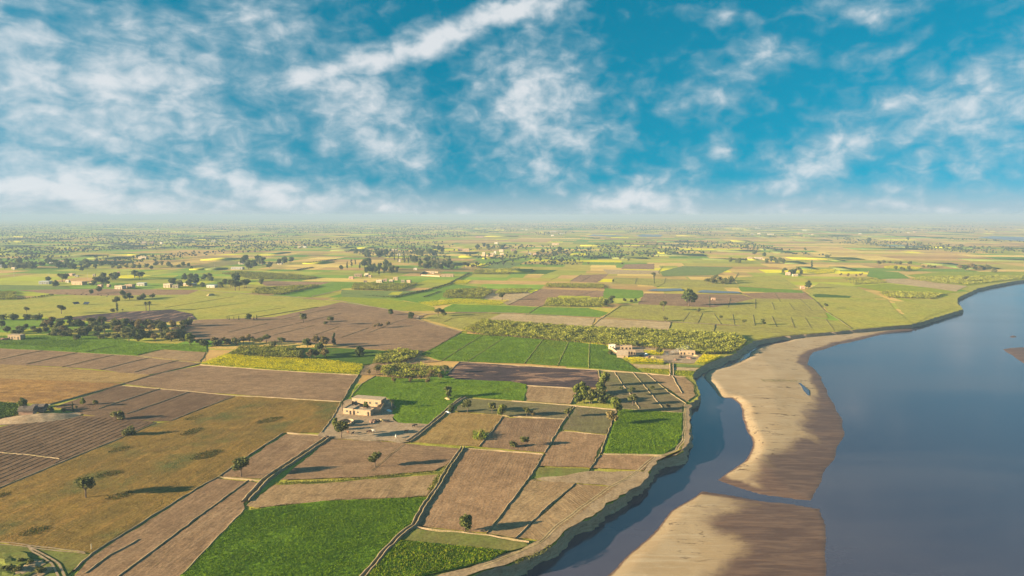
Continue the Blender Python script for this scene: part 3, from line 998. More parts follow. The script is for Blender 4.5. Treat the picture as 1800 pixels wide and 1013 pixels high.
F('m_b', 'mustard', [(1236, 625.5), (1268, 627.5), (1250, 637), (1237, 642), (1221, 640)])
F('m_c', 'mustard', [(1130, 618), (1168, 619), (1164, 626), (1139, 625)])
F('t_a', 'tan', [(1112, 641.5), (1177, 643), (1177, 650), (1121, 648)])
F('t_b', 'green_soft', [(1184, 640), (1236, 643.5), (1230, 647), (1183, 646)])
F('t_c', 'tan', [(1183, 647), (1229, 648), (1222, 653), (1183, 652)])
F('t_d', 'green_lime', [(1122, 648.5), (1177, 651), (1179, 660), (1128, 655)])
F('t_e', 'green_lime', [(1184, 652.5), (1221, 654), (1217, 663), (1184, 660)])
F('ol_q', 'olive_dark', [(1056, 654), (1136, 658.5), (1204, 710), (1199, 725), (1090, 719.5), (1068, 690)], ang=-55)
F('tan_q', 'plough_pale', [(1138, 659), (1203, 664), (1219, 677), (1221, 696), (1208, 708)], ang=-60)
F('pl_q', 'plough_pale', [(927, 680), (1015, 685), (1002, 712), (925, 706)], ang=78)
F('gr_house', 'green', [(612, 704), (626, 680), (662, 663), (720, 667), (775, 667), (900, 672), (927, 677), (921, 706), (850, 701), (815, 698), (795, 712), (755, 747), (700, 745), (692, 735), (686, 722), (690, 712), (680, 699), (650, 698)])
F('yard', 'dust', [(612, 703), (640, 700), (682, 703), (692, 715), (690, 735), (700, 744), (755, 748), (735, 768), (718, 779), (640, 777), (578, 771), (560, 768), (585, 735), (597, 712)], rough=1.2)
F('olive1', 'olive_dark', [(818, 702), (900, 707), (1007, 715), (994, 738), (900, 733), (872, 730), (798, 724)], ang=0)
F('stub_n', 'stubble_gold', [(794, 726), (872, 731), (884, 734), (842, 787), (760, 781), (722, 778)])
F('pl_n1', 'plough', [(887, 735), (993, 739), (957, 797.5), (900, 793), (845, 787)])
F('olive2', 'olive_dark', [(989, 757), (1066, 765), (1083, 723), (1012, 716)])
F('pl_n2', 'plough_pink', [(986, 760), (1066, 767), (1037, 824), (946, 821), (959, 799)])
F('weed_n', 'grass', [(945, 823), (1036, 826), (1032, 841), (938, 843)])
F('pl_n3', 'plough_pink', [(1057, 801), (1150, 804), (1131, 829), (1041, 824)])
F('sq_green', 'green', [(1087, 720), (1199, 727), (1200, 766), (1188, 788), (1166, 801), (1060, 800)])
F('sandy_n', 'sandy', [(1040, 830), (1130, 831), (1150, 806), (1190, 802), (1206, 780), (1207, 730), (1203, 712), (1213, 713), (1211, 768), (1205, 787), (1193, 798), (1155, 812), (1142, 832), (1128, 851), (1090, 873),
                        (1040, 909), (990, 935), (968, 960), (937, 977), (902, 991), (870, 999), (845, 1006), (780, 1030), (760, 1018), (870, 985), (940, 957), (1000, 915), (1060, 872), (1085, 857), (930, 845)], rough=0.8)
F('cr_1', 'plough_pale', [(932, 845), (1011, 852), (906, 948), (858, 940)], ang=60)
F('cr_2', 'plough_pale', [(1014, 853), (1086, 858), (1050, 880), (1008, 913), (955, 952), (909, 948)], ang=115)
F('big_pl', 'plough_pink', [(814, 791), (953, 801), (930, 841), (856, 939), (727, 927)])
F('pl_n4', 'plough', [(492, 846), (545, 804), (578, 773), (700, 780), (807, 790), (783, 821), (764, 829), (640, 840)], ang=10)
F('fur_n', 'plough_pale', [(432, 891), (482, 855), (570, 852), (644, 845), (769, 836), (750, 874), (569, 882), (450, 895)])
F('green_big', 'green', [(319, 1013), (428, 900), (450, 897), (569, 883), (750, 876), (723, 929), (700, 943), (640, 1013), (600, 1062), (270, 1064)])
F('tri_grass', 'grass', [(729, 932), (856, 945), (926, 956), (928, 962), (894, 971), (704, 951)])
F('tri_tall', 'green', [(703, 952), (894, 972), (860, 989), (800, 1004), (750, 1013), (690, 1040), (590, 1070), (645, 1013)])


# ------------------------------------------------------------------ standing crops (one mass of leaves per plot)
def sample(poly, density, inset=0.0, cap=60000):
    lo, hi = poly.min(0), poly.max(0)
    area = (hi - lo).prod()
    n = int(min(area * density, 4e6))
    p = RNG.uniform(lo, hi, (n, 2))
    p = p[inside(p, poly)]
    if len(p) > cap:
        p = p[:cap]
    return p


def blades(base, h0, length, width, lean, cols, droop=0.25):
    """one bent leaf (two quads folded at the middle) per base point; base (n,3)"""
    n = len(base)
    az = RNG.uniform(0, 2 * math.pi, n)
    out = np.stack([np.cos(az), np.sin(az), np.zeros(n)], 1)
    side = np.stack([-np.sin(az), np.cos(az), np.zeros(n)], 1) * (width[:, None] * 0.5)
    up = np.array([0, 0, 1.0])
    b = base + up * h0[:, None]
    le = lean[:, None]
    mid = b + (out * le + up * np.sqrt(np.clip(1 - le ** 2, 0.02, 1))) * (length[:, None] * 0.6)
    tip = mid + (out * np.clip(le + 0.45, 0, 1) + up * (0.35 - droop)) * (length[:, None] * 0.45)
    V = np.stack([b - side * 0.5, b + side * 0.5, mid - side, mid + side, tip], 1).reshape(-1, 3)
    i = np.arange(n)[:, None] * 5
    Fq = np.concatenate([i + np.array([0, 1, 3, 2])], 1)
    Ft = np.concatenate([i + np.array([2, 3, 4, 4])], 1)
    return V, Fq, Ft[:, :3], np.repeat(cols, 5, 0)


def crop(name, label, cat, poly, z, layers, parent=None):
    Vs, Fs, Cs = [], [], []
    off = 0
    for (dens, h0, ln, wd, lean, c1, c2, cap) in layers:
        p = sample(poly, dens, cap=cap)
        n = len(p)
        if n == 0:
            continue
        patch = np.array([noise.noise(Vector((a * 0.13, b * 0.13, 4.0))) + 0.6 * noise.noise(Vector((a * 0.035, b * 0.035, 8.0))) for a, b in p])
        thin = np.array([noise.noise(Vector((a * 0.07, b * 0.07, 14.0))) for a, b in p])
        ok_ = thin + RNG.random(n) * 0.9 > -0.05
        p, patch = p[ok_], patch[ok_]
        n = len(p)
        g = 1 + (0.55 if 'cane' in name else 0.22) * patch
        base = np.column_stack([p, np.full(n, z - 0.02)])
        f = np.clip(RNG.random(n) * 0.8 + patch * 0.5 + 0.1, 0, 1)[:, None]
        cols = np.array(c1) * (1 - f) + np.array(c2) * f
        V, Fq, Ft, C = blades(base, RNG.uniform(h0[0], h0[1], n) * g, RNG.uniform(*ln, n) * g, RNG.uniform(*wd, n), RNG.uniform(*lean, n), cols)
        Vs.append(V)
        Fs.append(Fq + off)
        Fs.append(np.column_stack([Ft, np.full(len(Ft), -1)]) + np.array([off, off, off, 0]))
        Cs.append(C)
        off += len(V)
    V = np.concatenate(Vs)
    C = np.concatenate(Cs)
    Fa = np.concatenate(Fs)
    tri = Fa[:, 3] < 0
    me = bpy.data.meshes.new(name)
    me.vertices.add(len(V))
    me.vertices.foreach_set('co', V.astype(np.float32).ravel())
    tot = np.where(tri, 3, 4)
    loops = Fa.ravel()
    loops = loops[loops >= 0]
    me.loops.add(len(loops))
    me.loops.foreach_set('vertex_index', loops.astype(np.int32))
    me.polygons.add(len(Fa))
    me.polygons.foreach_set('loop_start', np.concatenate([[0], np.cumsum(tot)[:-1]]).astype(np.int32))
    me.polygons.foreach_set('loop_total', tot.astype(np.int32))
    at = me.attributes.new('Col', 'FLOAT_COLOR', 'POINT')
    c4 = np.ones((len(V), 4), np.float32)
    c4[:, :3] = C
    at.data.foreach_set('color', c4.ravel())
    me.update(calc_edges=True)
    o = link(name, me, M_CROP, parent)
    return tag(o, label, cat, kind='stuff')


def leafy(dens, h, c1, c2, cap=45000, w=(0.16, 0.30)):
    return (dens, (0.0, h * 0.25), (h * 0.6, h * 1.1), w, (0.25, 0.8), c1, c2, cap)


GRN1, GRN2 = (0.085, 0.150, 0.004), (0.190, 0.280, 0.007)
LIM1, LIM2 = (0.145, 0.170, 0.010), (0.25, 0.265, 0.016)
def shrink(poly, d):
    c = poly.mean(0)
    r = np.linalg.norm(poly - c, axis=1, keepdims=True)
    return c + (poly - c) * np.maximum(0.0, (r - d) / r)


def on(key, d=0.6):
    return shrink(FX[key][0], d), FX[key][1]


crop('green_crop', 'dense bright green leafy crop filling the large plot beside the drain', 'crop', *on('green_big'), [leafy(11, 0.5, (0.068, 0.132, 0.004), (0.155, 0.240, 0.006), 60000)])
crop('tall_crop', 'tall yellow-green crop in the triangular plot above the river bank', 'crop', *on('tri_tall'), [leafy(9, 0.8, GRN1, GRN2, 26000, (0.15, 0.30)), leafy(2.5, 1.1, LIM1, (0.26, 0.27, 0.02), 8000, (0.15, 0.3))])
crop('green_crop', 'bright green crop in the square plot beside the river bank', 'crop', *on('sq_green'), [leafy(7, 0.6, GRN1, GRN2, 40000, (0.2, 0.4))])
crop('green_crop', 'green fodder crop around the brick farmhouse', 'crop', *on('gr_house'), [leafy(4, 0.45, GRN1, GRN2, 48000, (0.2, 0.4))])
for k, lb, a, b in (('G1', 'deep green crop in the end plot of the row below the cane', GRN1, GRN2), ('G2a', 'paler green thin crop in the second plot of the row below the cane', (0.10, 0.155, 0.006), (0.20, 0.27, 0.009)),
                    ('G2b', 'green crop in the widest plot of the row below the cane', GRN1, GRN2), ('G2c', 'lime green crop between two ridges below the cane', (0.10, 0.145, 0.010), (0.19, 0.24, 0.014)),
                    ('G2d', 'green crop in the narrow plot next to the last ridge below the cane', (0.085, 0.150, 0.005), (0.18, 0.265, 0.008)),
                    ('G2e', 'dark green crop running down beside the small farmstead', (0.06, 0.115, 0.010), (0.13, 0.20, 0.014))):
    crop('green_crop', lb, 'crop', *on(k), [leafy(2.6, 0.55, a, b, 14000, (0.3, 0.55))])
crop('green_crop', 'patchy green crop along the scrub belt', 'crop', *on('gr_l0'), [leafy(1.6, 0.6, GRN1, GRN2, 16000, (0.35, 0.6))])
crop('stubble', 'rough olive and rust coloured crop stubble in the wide dry field', 'stubble', *on('stub_l6'),
     [(1.6, (0, 0.03), (0.25, 0.5), (0.10, 0.22), (0.1, 0.7), (0.19, 0.12, 0.035), (0.33, 0.20, 0.06), 34000)])
crop('stubble', 'short golden stubble in the plot with the bright green clump', 'stubble', *on('stub_n'),
     [(2.5, (0, 0.03), (0.25, 0.45), (0.10, 0.2), (0.1, 0.7), (0.22, 0.17, 0.05), (0.36, 0.27, 0.10), 9000)])


def mustard(key, label, dens=2.2, h=1.1, cap=16000):
    poly, z = on(key, 0.4)
    crop('mustard_crop', label, 'mustard', poly, z, [leafy(dens * 0.4, h * 0.9, (0.10, 0.15, 0.012), (0.20, 0.22, 0.016), cap // 3, (0.3, 0.6)),
                                                    (dens * 1.8, (h * 0.85, h * 1.15), (0.26, 0.5), (0.40, 0.75), (0.6, 0.98), (0.56, 0.47, 0.006), (0.80, 0.66, 0.008), cap * 2)])


mustard('must_big', 'yellow mustard field along the scrub below the ploughed land', 2.0, 1.1, 22000)
mustard('m_a', 'bright yellow mustard strip in front of the small farmstead', 3.0, 1.3, 4000)
mustard('m_b', 'yellow mustard patch at the tip of the bank beside the farmstead', 2.6, 1.2, 4000)
mustard('m_c', 'small yellow mustard bed behind the farmstead yard', 2.6, 1.1, 3000)
mustard('must_c', 'long bright yellow mustard strip beside the dirt track', 0.9, 1.2, 12000)
mustard('must_c3', 'small bright yellow mustard plot below the walled compound', 0.9, 1.2, 3000)
mustard('must_l', 'bright yellow mustard plot behind the tree-shaded farmhouse', 0.8, 1.2, 4000)
mustard('must_m', 'yellow mustard strip near the far river bend', 0.8, 1.2, 4000)
crop('mustard_crop', 'thin mustard flowering at the foot of the farmstead plots', 'mustard', *on('t_d'), [leafy(2.4, 0.8, LIM1, (0.40, 0.36, 0.02), 5000, (0.3, 0.5))])
crop('mustard_crop', 'thin mustard flowering beside the cut bank', 'mustard', *on('t_e'), [leafy(2.4, 0.8, GRN1, (0.36, 0.34, 0.02), 4000, (0.3, 0.5))])


# sugar cane: stalks below, a mop of arching leaves above
def cane(label, pxs, h=3.0, dens=0.8, cap=14000, tone=1.0, big=1.0):
    poly = wpoly(pxs)
    t_ = tone
    g1 = tuple(np.array((0.150, 0.160, 0.024)) * t_)
    g2 = tuple(np.array((0.42, 0.41, 0.060)) * t_)
    crop('sugar_cane', label, 'sugar cane', poly, 0.05, [
        (dens * 0.9, (0.0, 0.1), (h * 0.65, h * 0.95), (0.35 * big, 0.7 * big), (0.02, 0.25), (0.14, 0.12, 0.045), (0.23, 0.18, 0.07), cap),
        (dens * 2.6, (h * 0.42, h * 0.80), (h * 0.28, h * 0.52), (0.5 * big, 1.1 * big), (0.2, 0.95), g1, g2, cap * 3)])


cane('tall stand of sugar cane behind the green plots and the small farmstead',
     [(812, 583), (847, 564), (900, 568), (983, 574), (1037, 578), (1083, 580.5), (1137, 582), (1255, 588), (1300, 592), (1312, 603), (1297, 617), (1280, 623), (1235, 625), (1190, 618), (1120, 611), (1072, 608), (1035, 605), (950, 598), (895, 593.5), (850, 591)], 3.1, 0.75, 15000)
cane('small block of sugar cane beside the end green plot', [(655, 641), (662, 628), (700, 617), (738, 620), (728, 633), (700, 641)], 3.0, 0.8, 2500)
cane('sugar cane rows above the green field of the brick farmhouse', [(668, 661), (672, 648), (700, 643), (776, 648), (773, 663), (700, 667)], 2.8, 0.8, 3000)
cane('cane and reeds standing behind the big mustard field', [(405, 625), (425, 610), (520, 614), (530, 632), (500, 632), (450, 628)], 3.0, 0.7, 3500, 0.8)
cane('block of cane beside the hamlet, by the long dark hedge', [(440, 517), (450, 509), (547, 502), (562, 504), (493, 519)], 3.0, 0.35, 4000, 0.85, 1.4)
cane('wide block of cane in front of the clustered mud houses', [(617, 510), (622, 500), (735, 500), (702, 512)], 3.0, 0.35, 4500, 0.85, 1.4)
cane('block of cane behind the long mustard strip', [(777, 524), (785, 512), (850, 508), (868, 513), (848, 526)], 3.0, 0.4, 3500, 0.85, 1.3)
cane('cane stand below the thin yellow strip', [(955, 539), (963, 526), (1060, 526), (1068, 541)], 2.8, 0.4, 3500, 1.0, 1.3)
cane('dark cane strip with bushes across the middle fields', [(955, 506), (962, 499), (1062, 501), (1060, 508)], 2.6, 0.3, 3500, 0.9, 1.5)
cane('cane block by the hedge corner beyond the compound', [(830, 482), (836, 475), (915, 473), (890, 483)], 2.8, 0.25, 2500, 0.9, 1.6)
cane('feathery cane with dry tops beside the lime green plot', [(1545, 516), (1560, 513), (1660, 518), (1640, 526), (1560, 524)], 2.6, 0.4, 3000, 1.05, 1.3)
cane('low cane along the far river bank', [(1600, 492), (1625, 487), (1800, 485), (1795, 491), (1740, 497), (1700, 501), (1640, 497)], 2.2, 0.25, 5000, 1.05, 1.5)
cane('low cane strip on the far side of the dark gully', [(1480, 489), (1540, 490), (1560, 498), (1500, 501)], 2.2, 0.25, 2500, 0.95, 1.5)
cane('yellowish cane patch in the middle fields', [(870, 518), (880, 509), (935, 508), (925, 516)], 2.6, 0.35, 2000, 1.05, 1.4)
cane('row of young trees and cane near the white houses', [(390, 482), (420, 478), (520, 484), (560, 489), (540, 492), (440, 491)], 2.8, 0.25, 3500, 0.75, 1.5)
cane('green cane rows at the edge of the scrub', [(-30, 528), (-30, 515), (28, 513), (30, 527)], 2.6, 0.4, 2500, 0.85, 1.3)
# bright green clump in the stubble plot, weeds with tree shadows in their colour, and verges
crop('reed_clump', 'bright yellow-green clump of reeds in the stubble plot', 'reeds', wpoly([(829, 773), (834, 764), (850, 762), (858, 769), (852, 776), (838, 778)]), 0.2,
     [(2.2, (0.0, 1.2), (1.6, 3.0), (0.3, 0.6), (0.05, 0.6), (0.10, 0.15, 0.02), (0.24, 0.27, 0.035), 1500)])
WEED_SHADOWS = [(60, 936, 26, 8), (210, 873, 26, 7), (190, 835, 24, 6), (362, 801, 28, 8), (337, 760, 20, 6), (340, 736, 17, 4), (208, 792, 21, 5), (473, 740, 24, 5), (3, 872, 16, 5), (248, 668, 0, 0)]
for (cx, cyy, hw, hh_) in WEED_SHADOWS[:-1]:  # weed tufts whose dark colour also stands in for tree shadows
    pl = wpoly([(cx + hw * math.cos(a) + hh_ * 1.0 * math.sin(a), cyy - hh_ * math.sin(a) - hw * 0.18 * math.cos(a)) for a in np.linspace(0, 2 * math.pi, 14)[:-1]])
    crop('weed_shadow_patch', 'low dark green weed patch on the wide dry stubble field', 'weeds', pl, FX['stub_l6'][1], [leafy(4, 0.6, (0.035, 0.052, 0.010), (0.080, 0.092, 0.020), 5000, (0.2, 0.4))])['group'] = 'weed patches on the stubble'


def verge(label, pxs, width, h=0.8, dens=3.0, c1=(0.10, 0.10, 0.025), c2=(0.20, 0.19, 0.05), name='grass_verge'):
    ln = wpoly(pxs)
    d = np.gradient(ln, axis=0)
    d /= np.linalg.norm(d, axis=1)[:, None]
    nn = np.stack([-d[:, 1], d[:, 0]], 1) * width / 2
    return crop(name, label, 'grass', np.vstack([ln + nn, (ln - nn)[::-1]]), 0.2, [leafy(dens, h, c1, c2, 6000, (0.15, 0.35) if name != 'hedge' else (0.6, 1.3))])


verge('ragged green grass ridge between the furrowed strip and the ploughed plot', [(483, 852), (570, 849), (644, 842), (764, 832)], 2.4, 1.1, 5)
verge('tufts of yellow-green grass beside the raised drain', [(785, 822), (772, 838), (755, 866)], 2.4, 1.4, 5, (0.14, 0.14, 0.03), (0.26, 0.25, 0.06))
verge('thin grass edge of the big green plot', [(432, 897), (569, 881), (748, 873)], 1.2, 0.5, 5)
verge('dry grass at the foot of the farmyard', [(590, 774), (650, 776), (716, 779)], 2.0, 0.5, 4, (0.2, 0.16, 0.05), (0.3, 0.24, 0.09))
verge('grass growing on the sand bar beside a pool', [(1340, 663), (1370, 662.5), (1404, 664)], 7, 0.35, 2.5, (0.12, 0.12, 0.035), (0.19, 0.18, 0.06)).location.z = ZW + 0.95

for lb, px_, wd_, h_ in (('dark double hedge slanting across the green plots below the mud hamlet', [(690, 524), (722, 517), (758, 510)], 7, 2.6), ('dark hedge climbing from the cane to the walled compound', [(758, 509), (790, 500), (825, 481)], 5, 2.6),
                         ('short dark hedge between two green plots', [(744, 523), (760, 518), (774, 513)], 3.5, 1.6), ('long hedge running down past the olive field to the compound wood', [(838, 470), (880, 461), (922, 452)], 6, 2.2),
                         ('dark hedge above the brown strip by the white farm', [(540, 464), (565, 460), (590, 457)], 10, 3.0), ('hedge along the far green plot behind the pink strip', [(520, 476), (535, 473), (550, 471)], 8, 2.6),
                         ('dark hedge row across the field before the cattle', [(30, 527), (60, 524), (92, 519)], 5, 2.2), ('hedge behind the lime green plot', [(640, 520), (660, 521), (690, 523)], 3, 1.2)):
    verge(lb, px_, wd_, h_, 0.9, (0.045, 0.060, 0.018), (0.10, 0.11, 0.03), 'hedge')['category'] = 'hedge'

# ------------------------------------------------------------------ bunds, drains, tracks
def ground_z(p2):
    z = 0.0
    for poly_, zf, _o in FX.values():
        if inside(p2, poly_).any():
            z = max(z, zf)
    return z


def bund(pxs, wd=1.1, h=0.45, name='field_ridge', label=None, step=1.6, green=False):
    ln = wpoly(pxs)
    gz = ground_z(np.vstack([ln, ln + [1.5, 0], ln - [1.5, 0], (ln[:-1] + ln[1:]) / 2]))
    sc = max(1.0, mpp(pxs[0][1]) / 0.3)
    ymid = sum(p[1] for p in pxs) / len(pxs)
    ln = rough_line(ln, step * sc, 0.25, 0.3, False, len(bpy.data.meshes) * 0.37)
    d = np.gradient(ln, axis=0)
    d /= np.linalg.norm(d, axis=1)[:, None] + 1e-9
    nn = np.stack([-d[:, 1], d[:, 0]], 1)
    pr = [(-0.62, -0.05), (-0.30, 0.85), (0.05, 1.0), (0.30, 0.8), (0.62, -0.05)]
    V, Fc = [], []
    for i, p in enumerate(ln):
        k = 1 + 0.35 * noise.noise(Vector((p[0] * 0.4, p[1] * 0.4, 1.0)))
        for a, b in pr:
            q = p + nn[i] * a * wd * (1 + 0.25 * noise.noise(Vector((p[0] * 0.7, p[1] * 0.7, a * 3))))
            V.append((q[0], q[1], b * h * k + gz if b > 0 else -0.02))
    m = len(pr)
    for i in range(len(ln) - 1):
        for k in range(m - 1):
            a = i * m + k
            Fc.append((a, a + m, a + m + 1, a + 1))
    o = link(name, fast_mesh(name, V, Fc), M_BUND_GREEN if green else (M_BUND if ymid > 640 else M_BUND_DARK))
    return tag(o, label, kind='structure')


def drain(pxs, gap_=1.6, wd=1.0, h=0.6):
    """two ridges with a ditch between them"""
    ln = np.array(pxs, float)
    w_ = wpoly(pxs)
    d = np.gradient(w_, axis=0)
    d /= np.linalg.norm(d, axis=1)[:, None]
    for s in (-1, 1):
        q = w_ + np.stack([-d[:, 1], d[:, 0]], 1) * s * gap_ / 2
        back = []
        for x, y in q:
            v = Vector((x, y, -CAM_H))
            zc = v.y * _cp - v.z * _sp
            yc = v.y * _sp + v.z * _cp
            back.append((900 + FPX * v.x / zc, 506.5 - FPX * yc / zc))
        bund(back, wd, h, 'drain_bank')


drain([(814, 788), (790, 822), (770, 858), (748, 888), (727, 927), (708, 940), (678, 970), (642, 1013), (610, 1052)], 1.5, 0.9, 0.55)
drain([(577, 770), (545, 792), (500, 822), (466, 845), (432, 884)], 2.6, 1.1, 0.5)
drain([(815, 700), (795, 714), (775, 733), (755, 750), (735, 766), (717, 778)], 2.0, 1.0, 0.55)
drain([(1181, 640), (1181, 662)], 2.2, 0.9, 0.5)
BUNDS = [
    [(1010, 716), (993, 738), (975, 768), (958, 798)], [(955, 801), (945, 820), (928, 845)], [(928, 845), (895, 888), (857, 939)], [(1012, 852), (960, 895), (907, 948)],
    [(727, 929), (800, 937), (857, 943), (930, 955)], [(814, 790), (880, 794), (954, 800)], [(1084, 722), (1068, 765), (1056, 799)], [(1055, 801), (1045, 815), (1037, 826)],
    [(988, 758), (1066, 766)], [(900, 706), (1008, 714.5), (1085, 722)], [(818, 701), (900, 706)], [(874, 731), (993, 738.5)], [(1016, 684), (1003, 711)], [(926, 679), (1015, 684)],
    [(884, 734), (865, 760), (843, 786)], [(436, 846), (340, 917), (211, 1013), (160, 1052)], [(383, 840), (358, 853), (260, 913), (161, 975), (130, 1005)], [(244, 950), (190, 980), (150, 1010)],
    [(497, 763), (440, 800), (384, 840)], [(505, 762), (560, 767)], [(384, 840), (462, 846)], [(430, 898), (380, 950), (320, 1013)], [(412, 698), (355, 719), (302, 740)], [(600, 707), (585, 735), (565, 762)],
    [(630, 660), (614, 684), (602, 706)], [(660, 662), (636, 676), (616, 700)], [(270, 660), (212, 677), (150, 695), (82, 713)], [(350, 640), (300, 652), (270, 660)], [(275, 744), (222, 767), (115, 811), (0, 859), (-60, 885)],
    [(280, 685), (230, 701), (172, 720)], [(332, 690), (280, 709), (222, 729)], [(0, 797), (50, 801), (105, 808)], [(75, 617), (40, 624), (0, 633)], [(135, 621), (90, 631), (47, 641)], [(200, 625), (155, 635), (110, 646)],
    [(262, 630), (220, 640), (178, 651)], [(315, 634), (275, 644), (237, 655)], [(205, 609), (180, 613), (150, 619.5)], [(281, 616), (260, 620), (240, 625)], [(215, 679), (332, 689), (413, 697), (450, 698), (600, 707)],
    [(352, 642), (450, 650), (540, 656), (629, 660)], [(-20, 613), (75, 617), (150, 621.5), (240, 626.5), (352, 639)],
    [(400, 585), (470, 569)], [(443, 588), (515, 571)], [(520, 570), (600, 551)], [(480, 590), (552, 573)], [(553, 590), (595, 575)], [(317, 571), (417, 566), (545, 560)], [(650, 585), (700, 565), (745, 556)], [(600, 594), (648, 577)],
    [(500, 561), (590, 541)], [(450, 558), (560, 540)], [(400, 556), (500, 541)], [(290, 541), (410, 522)], [(330, 546), (420, 534)],
    [(850, 589), (777, 635)], [(890, 592), (821, 637)], [(955, 597), (922, 640)], [(1000, 601), (980, 644)], [(1036, 605), (1035, 648)], [(753, 618), (780, 603), (811, 586)], [(808, 637), (900, 643), (1050, 651.5), (1136, 657.5), (1205, 664)],
    [(785, 661), (797, 648), (808, 637)], [(1052, 652), (1056, 680)], [(1080, 655), (1095, 678), (1107, 693), (1124, 720)], [(1112, 656), (1132, 679), (1170, 724)], [(1136, 658), (1180, 694), (1206, 711)], [(1182, 662), (1190, 678), (1199, 693)],
    [(1060, 800), (1130, 801), (1165, 802)], [(1087, 720), (1199, 727)],
    [(1212, 550), (1200, 566)], [(1235, 551), (1227, 568)], [(1255, 552), (1268, 571)], [(1288, 553), (1291, 572)], [(1324, 554), (1327, 573)], [(1357, 556), (1365, 575)], [(1390, 558), (1397, 577)], [(1415, 559), (1427, 578)], [(1452, 562), (1467, 582)],
    [(1328, 526), (1328, 543)], [(1247, 521), (1247, 541)], [(1284, 524), (1280, 541)], [(1357, 532), (1362, 545)], [(1388, 534), (1397, 546)], [(1407, 526), (1428, 547)], [(1362, 515), (1372, 531)],
    [(1413, 513), (1432, 528), (1450, 547), (1475, 562), (1497, 578)], [(1180, 567), (1174, 584)], [(1257, 571), (1254, 587)], [(1038, 577), (1055, 562), (1092, 538)], [(780, 567), (795, 560), (880, 551)],
    [(930, 551), (947, 540), (1050, 511)], [(893, 537), (951, 508)], [(1003, 494), (1022, 483)], [(1020, 496), (1038, 486)], [(967, 493), (980, 487)], [(1116, 500), (1120, 489)], [(1150, 499), (1149, 486), (1152, 482)], [(1290, 494), (1298, 480)],
    [(1160, 482), (1157, 479), (1165, 469)], [(1155, 505), (1168, 498), (1170, 489)],
]
for i, b in enumerate(BUNDS):
    near = sum(p[1] for p in b) / len(b)
    s = mpp(near)
    grn = 586 < near < 648 and 775 < b[0][0] < 1050 and len(b) == 2
    bund(b, 0.65 + s * 0.28, (0.20 + 0.10 * random.random() + s * 0.09) * (0.7 if near < 600 else 1.0), green=grn)
# furrow ridges of the dark striped plot
pl5, z5, o5 = FX['fur_l5']
dr = np.array([math.cos(R(FURROW_ALONG)), math.sin(R(FURROW_ALONG))])
dn = np.array([dr[1], -dr[0]])
cc_ = pl5.mean(0)
fm = MB()
for k in range(-26, 27):
    base = cc_ + dn * k * 3.9
    ts = np.arange(-140, 140, 1.5)
    line = base + ts[:, None] * dr
    ok = inside(line, shrink(pl5, 2.0))
    run = []
    for t_i, good in enumerate(list(ok) + [False]):
        if good:
            run.append(line[t_i])
        elif len(run) > 3:
            vs, fs = [], []
            for j, p in enumerate(run):
                wv = 0.07 * noise.noise(Vector((p[0] * 0.5, p[1] * 0.5, 0)))
                for a, hgt in ((-0.55, z5 - 0.02), (-0.1, z5 + 0.13 + wv), (0.15, z5 + 0.13 + wv), (0.55, z5 - 0.02)):
                    vs.append((p[0] + dn[0] * (a + wv), p[1] + dn[1] * (a + wv), hgt))
            for j in range(len(run) - 1):
                for q in range(3):
                    fs.append((j * 4 + q, (j + 1) * 4 + q, (j + 1) * 4 + q + 1, j * 4 + q + 1))
            fm.add(vs, fs)
            run = []
        else:
            run = []
fr = fm.build('furrow_ridges', soil('plough_dark'), o5)
fr['kind'] = 'stuff'


def track(name, label, pxs, wd, kind='dust', z=None):
    ln = rough_line(wpoly(pxs), 3.0, 0.4, 0.1, False, 2.0)
    d = np.gradient(ln, axis=0)
    d /= np.linalg.norm(d, axis=1)[:, None]
    nn = np.stack([-d[:, 1], d[:, 0]], 1)
    z = 0.05 + 0.004 * _fi[0] if z is None else z
    _fi[0] += 1
    V, Fc = [], []
    for i, p in enumerate(ln):
        wv = wd * (1 + 0.18 * noise.noise(Vector((p[0] * 0.1, p[1] * 0.1, 8))))
        for s in (-0.5, 0.5):
            q = p + nn[i] * s * wv
            V.append((q[0], q[1], z))
    for i in range(len(ln) - 1):
        Fc.append((2 * i, 2 * i + 2, 2 * i + 3, 2 * i + 1))
    me = fast_mesh(name, V, Fc)
    if me.polygons[0].normal.z < 0:
        me.flip_normals()
    return tag(link(name, me, soil(kind, 0)), label, kind='structure')


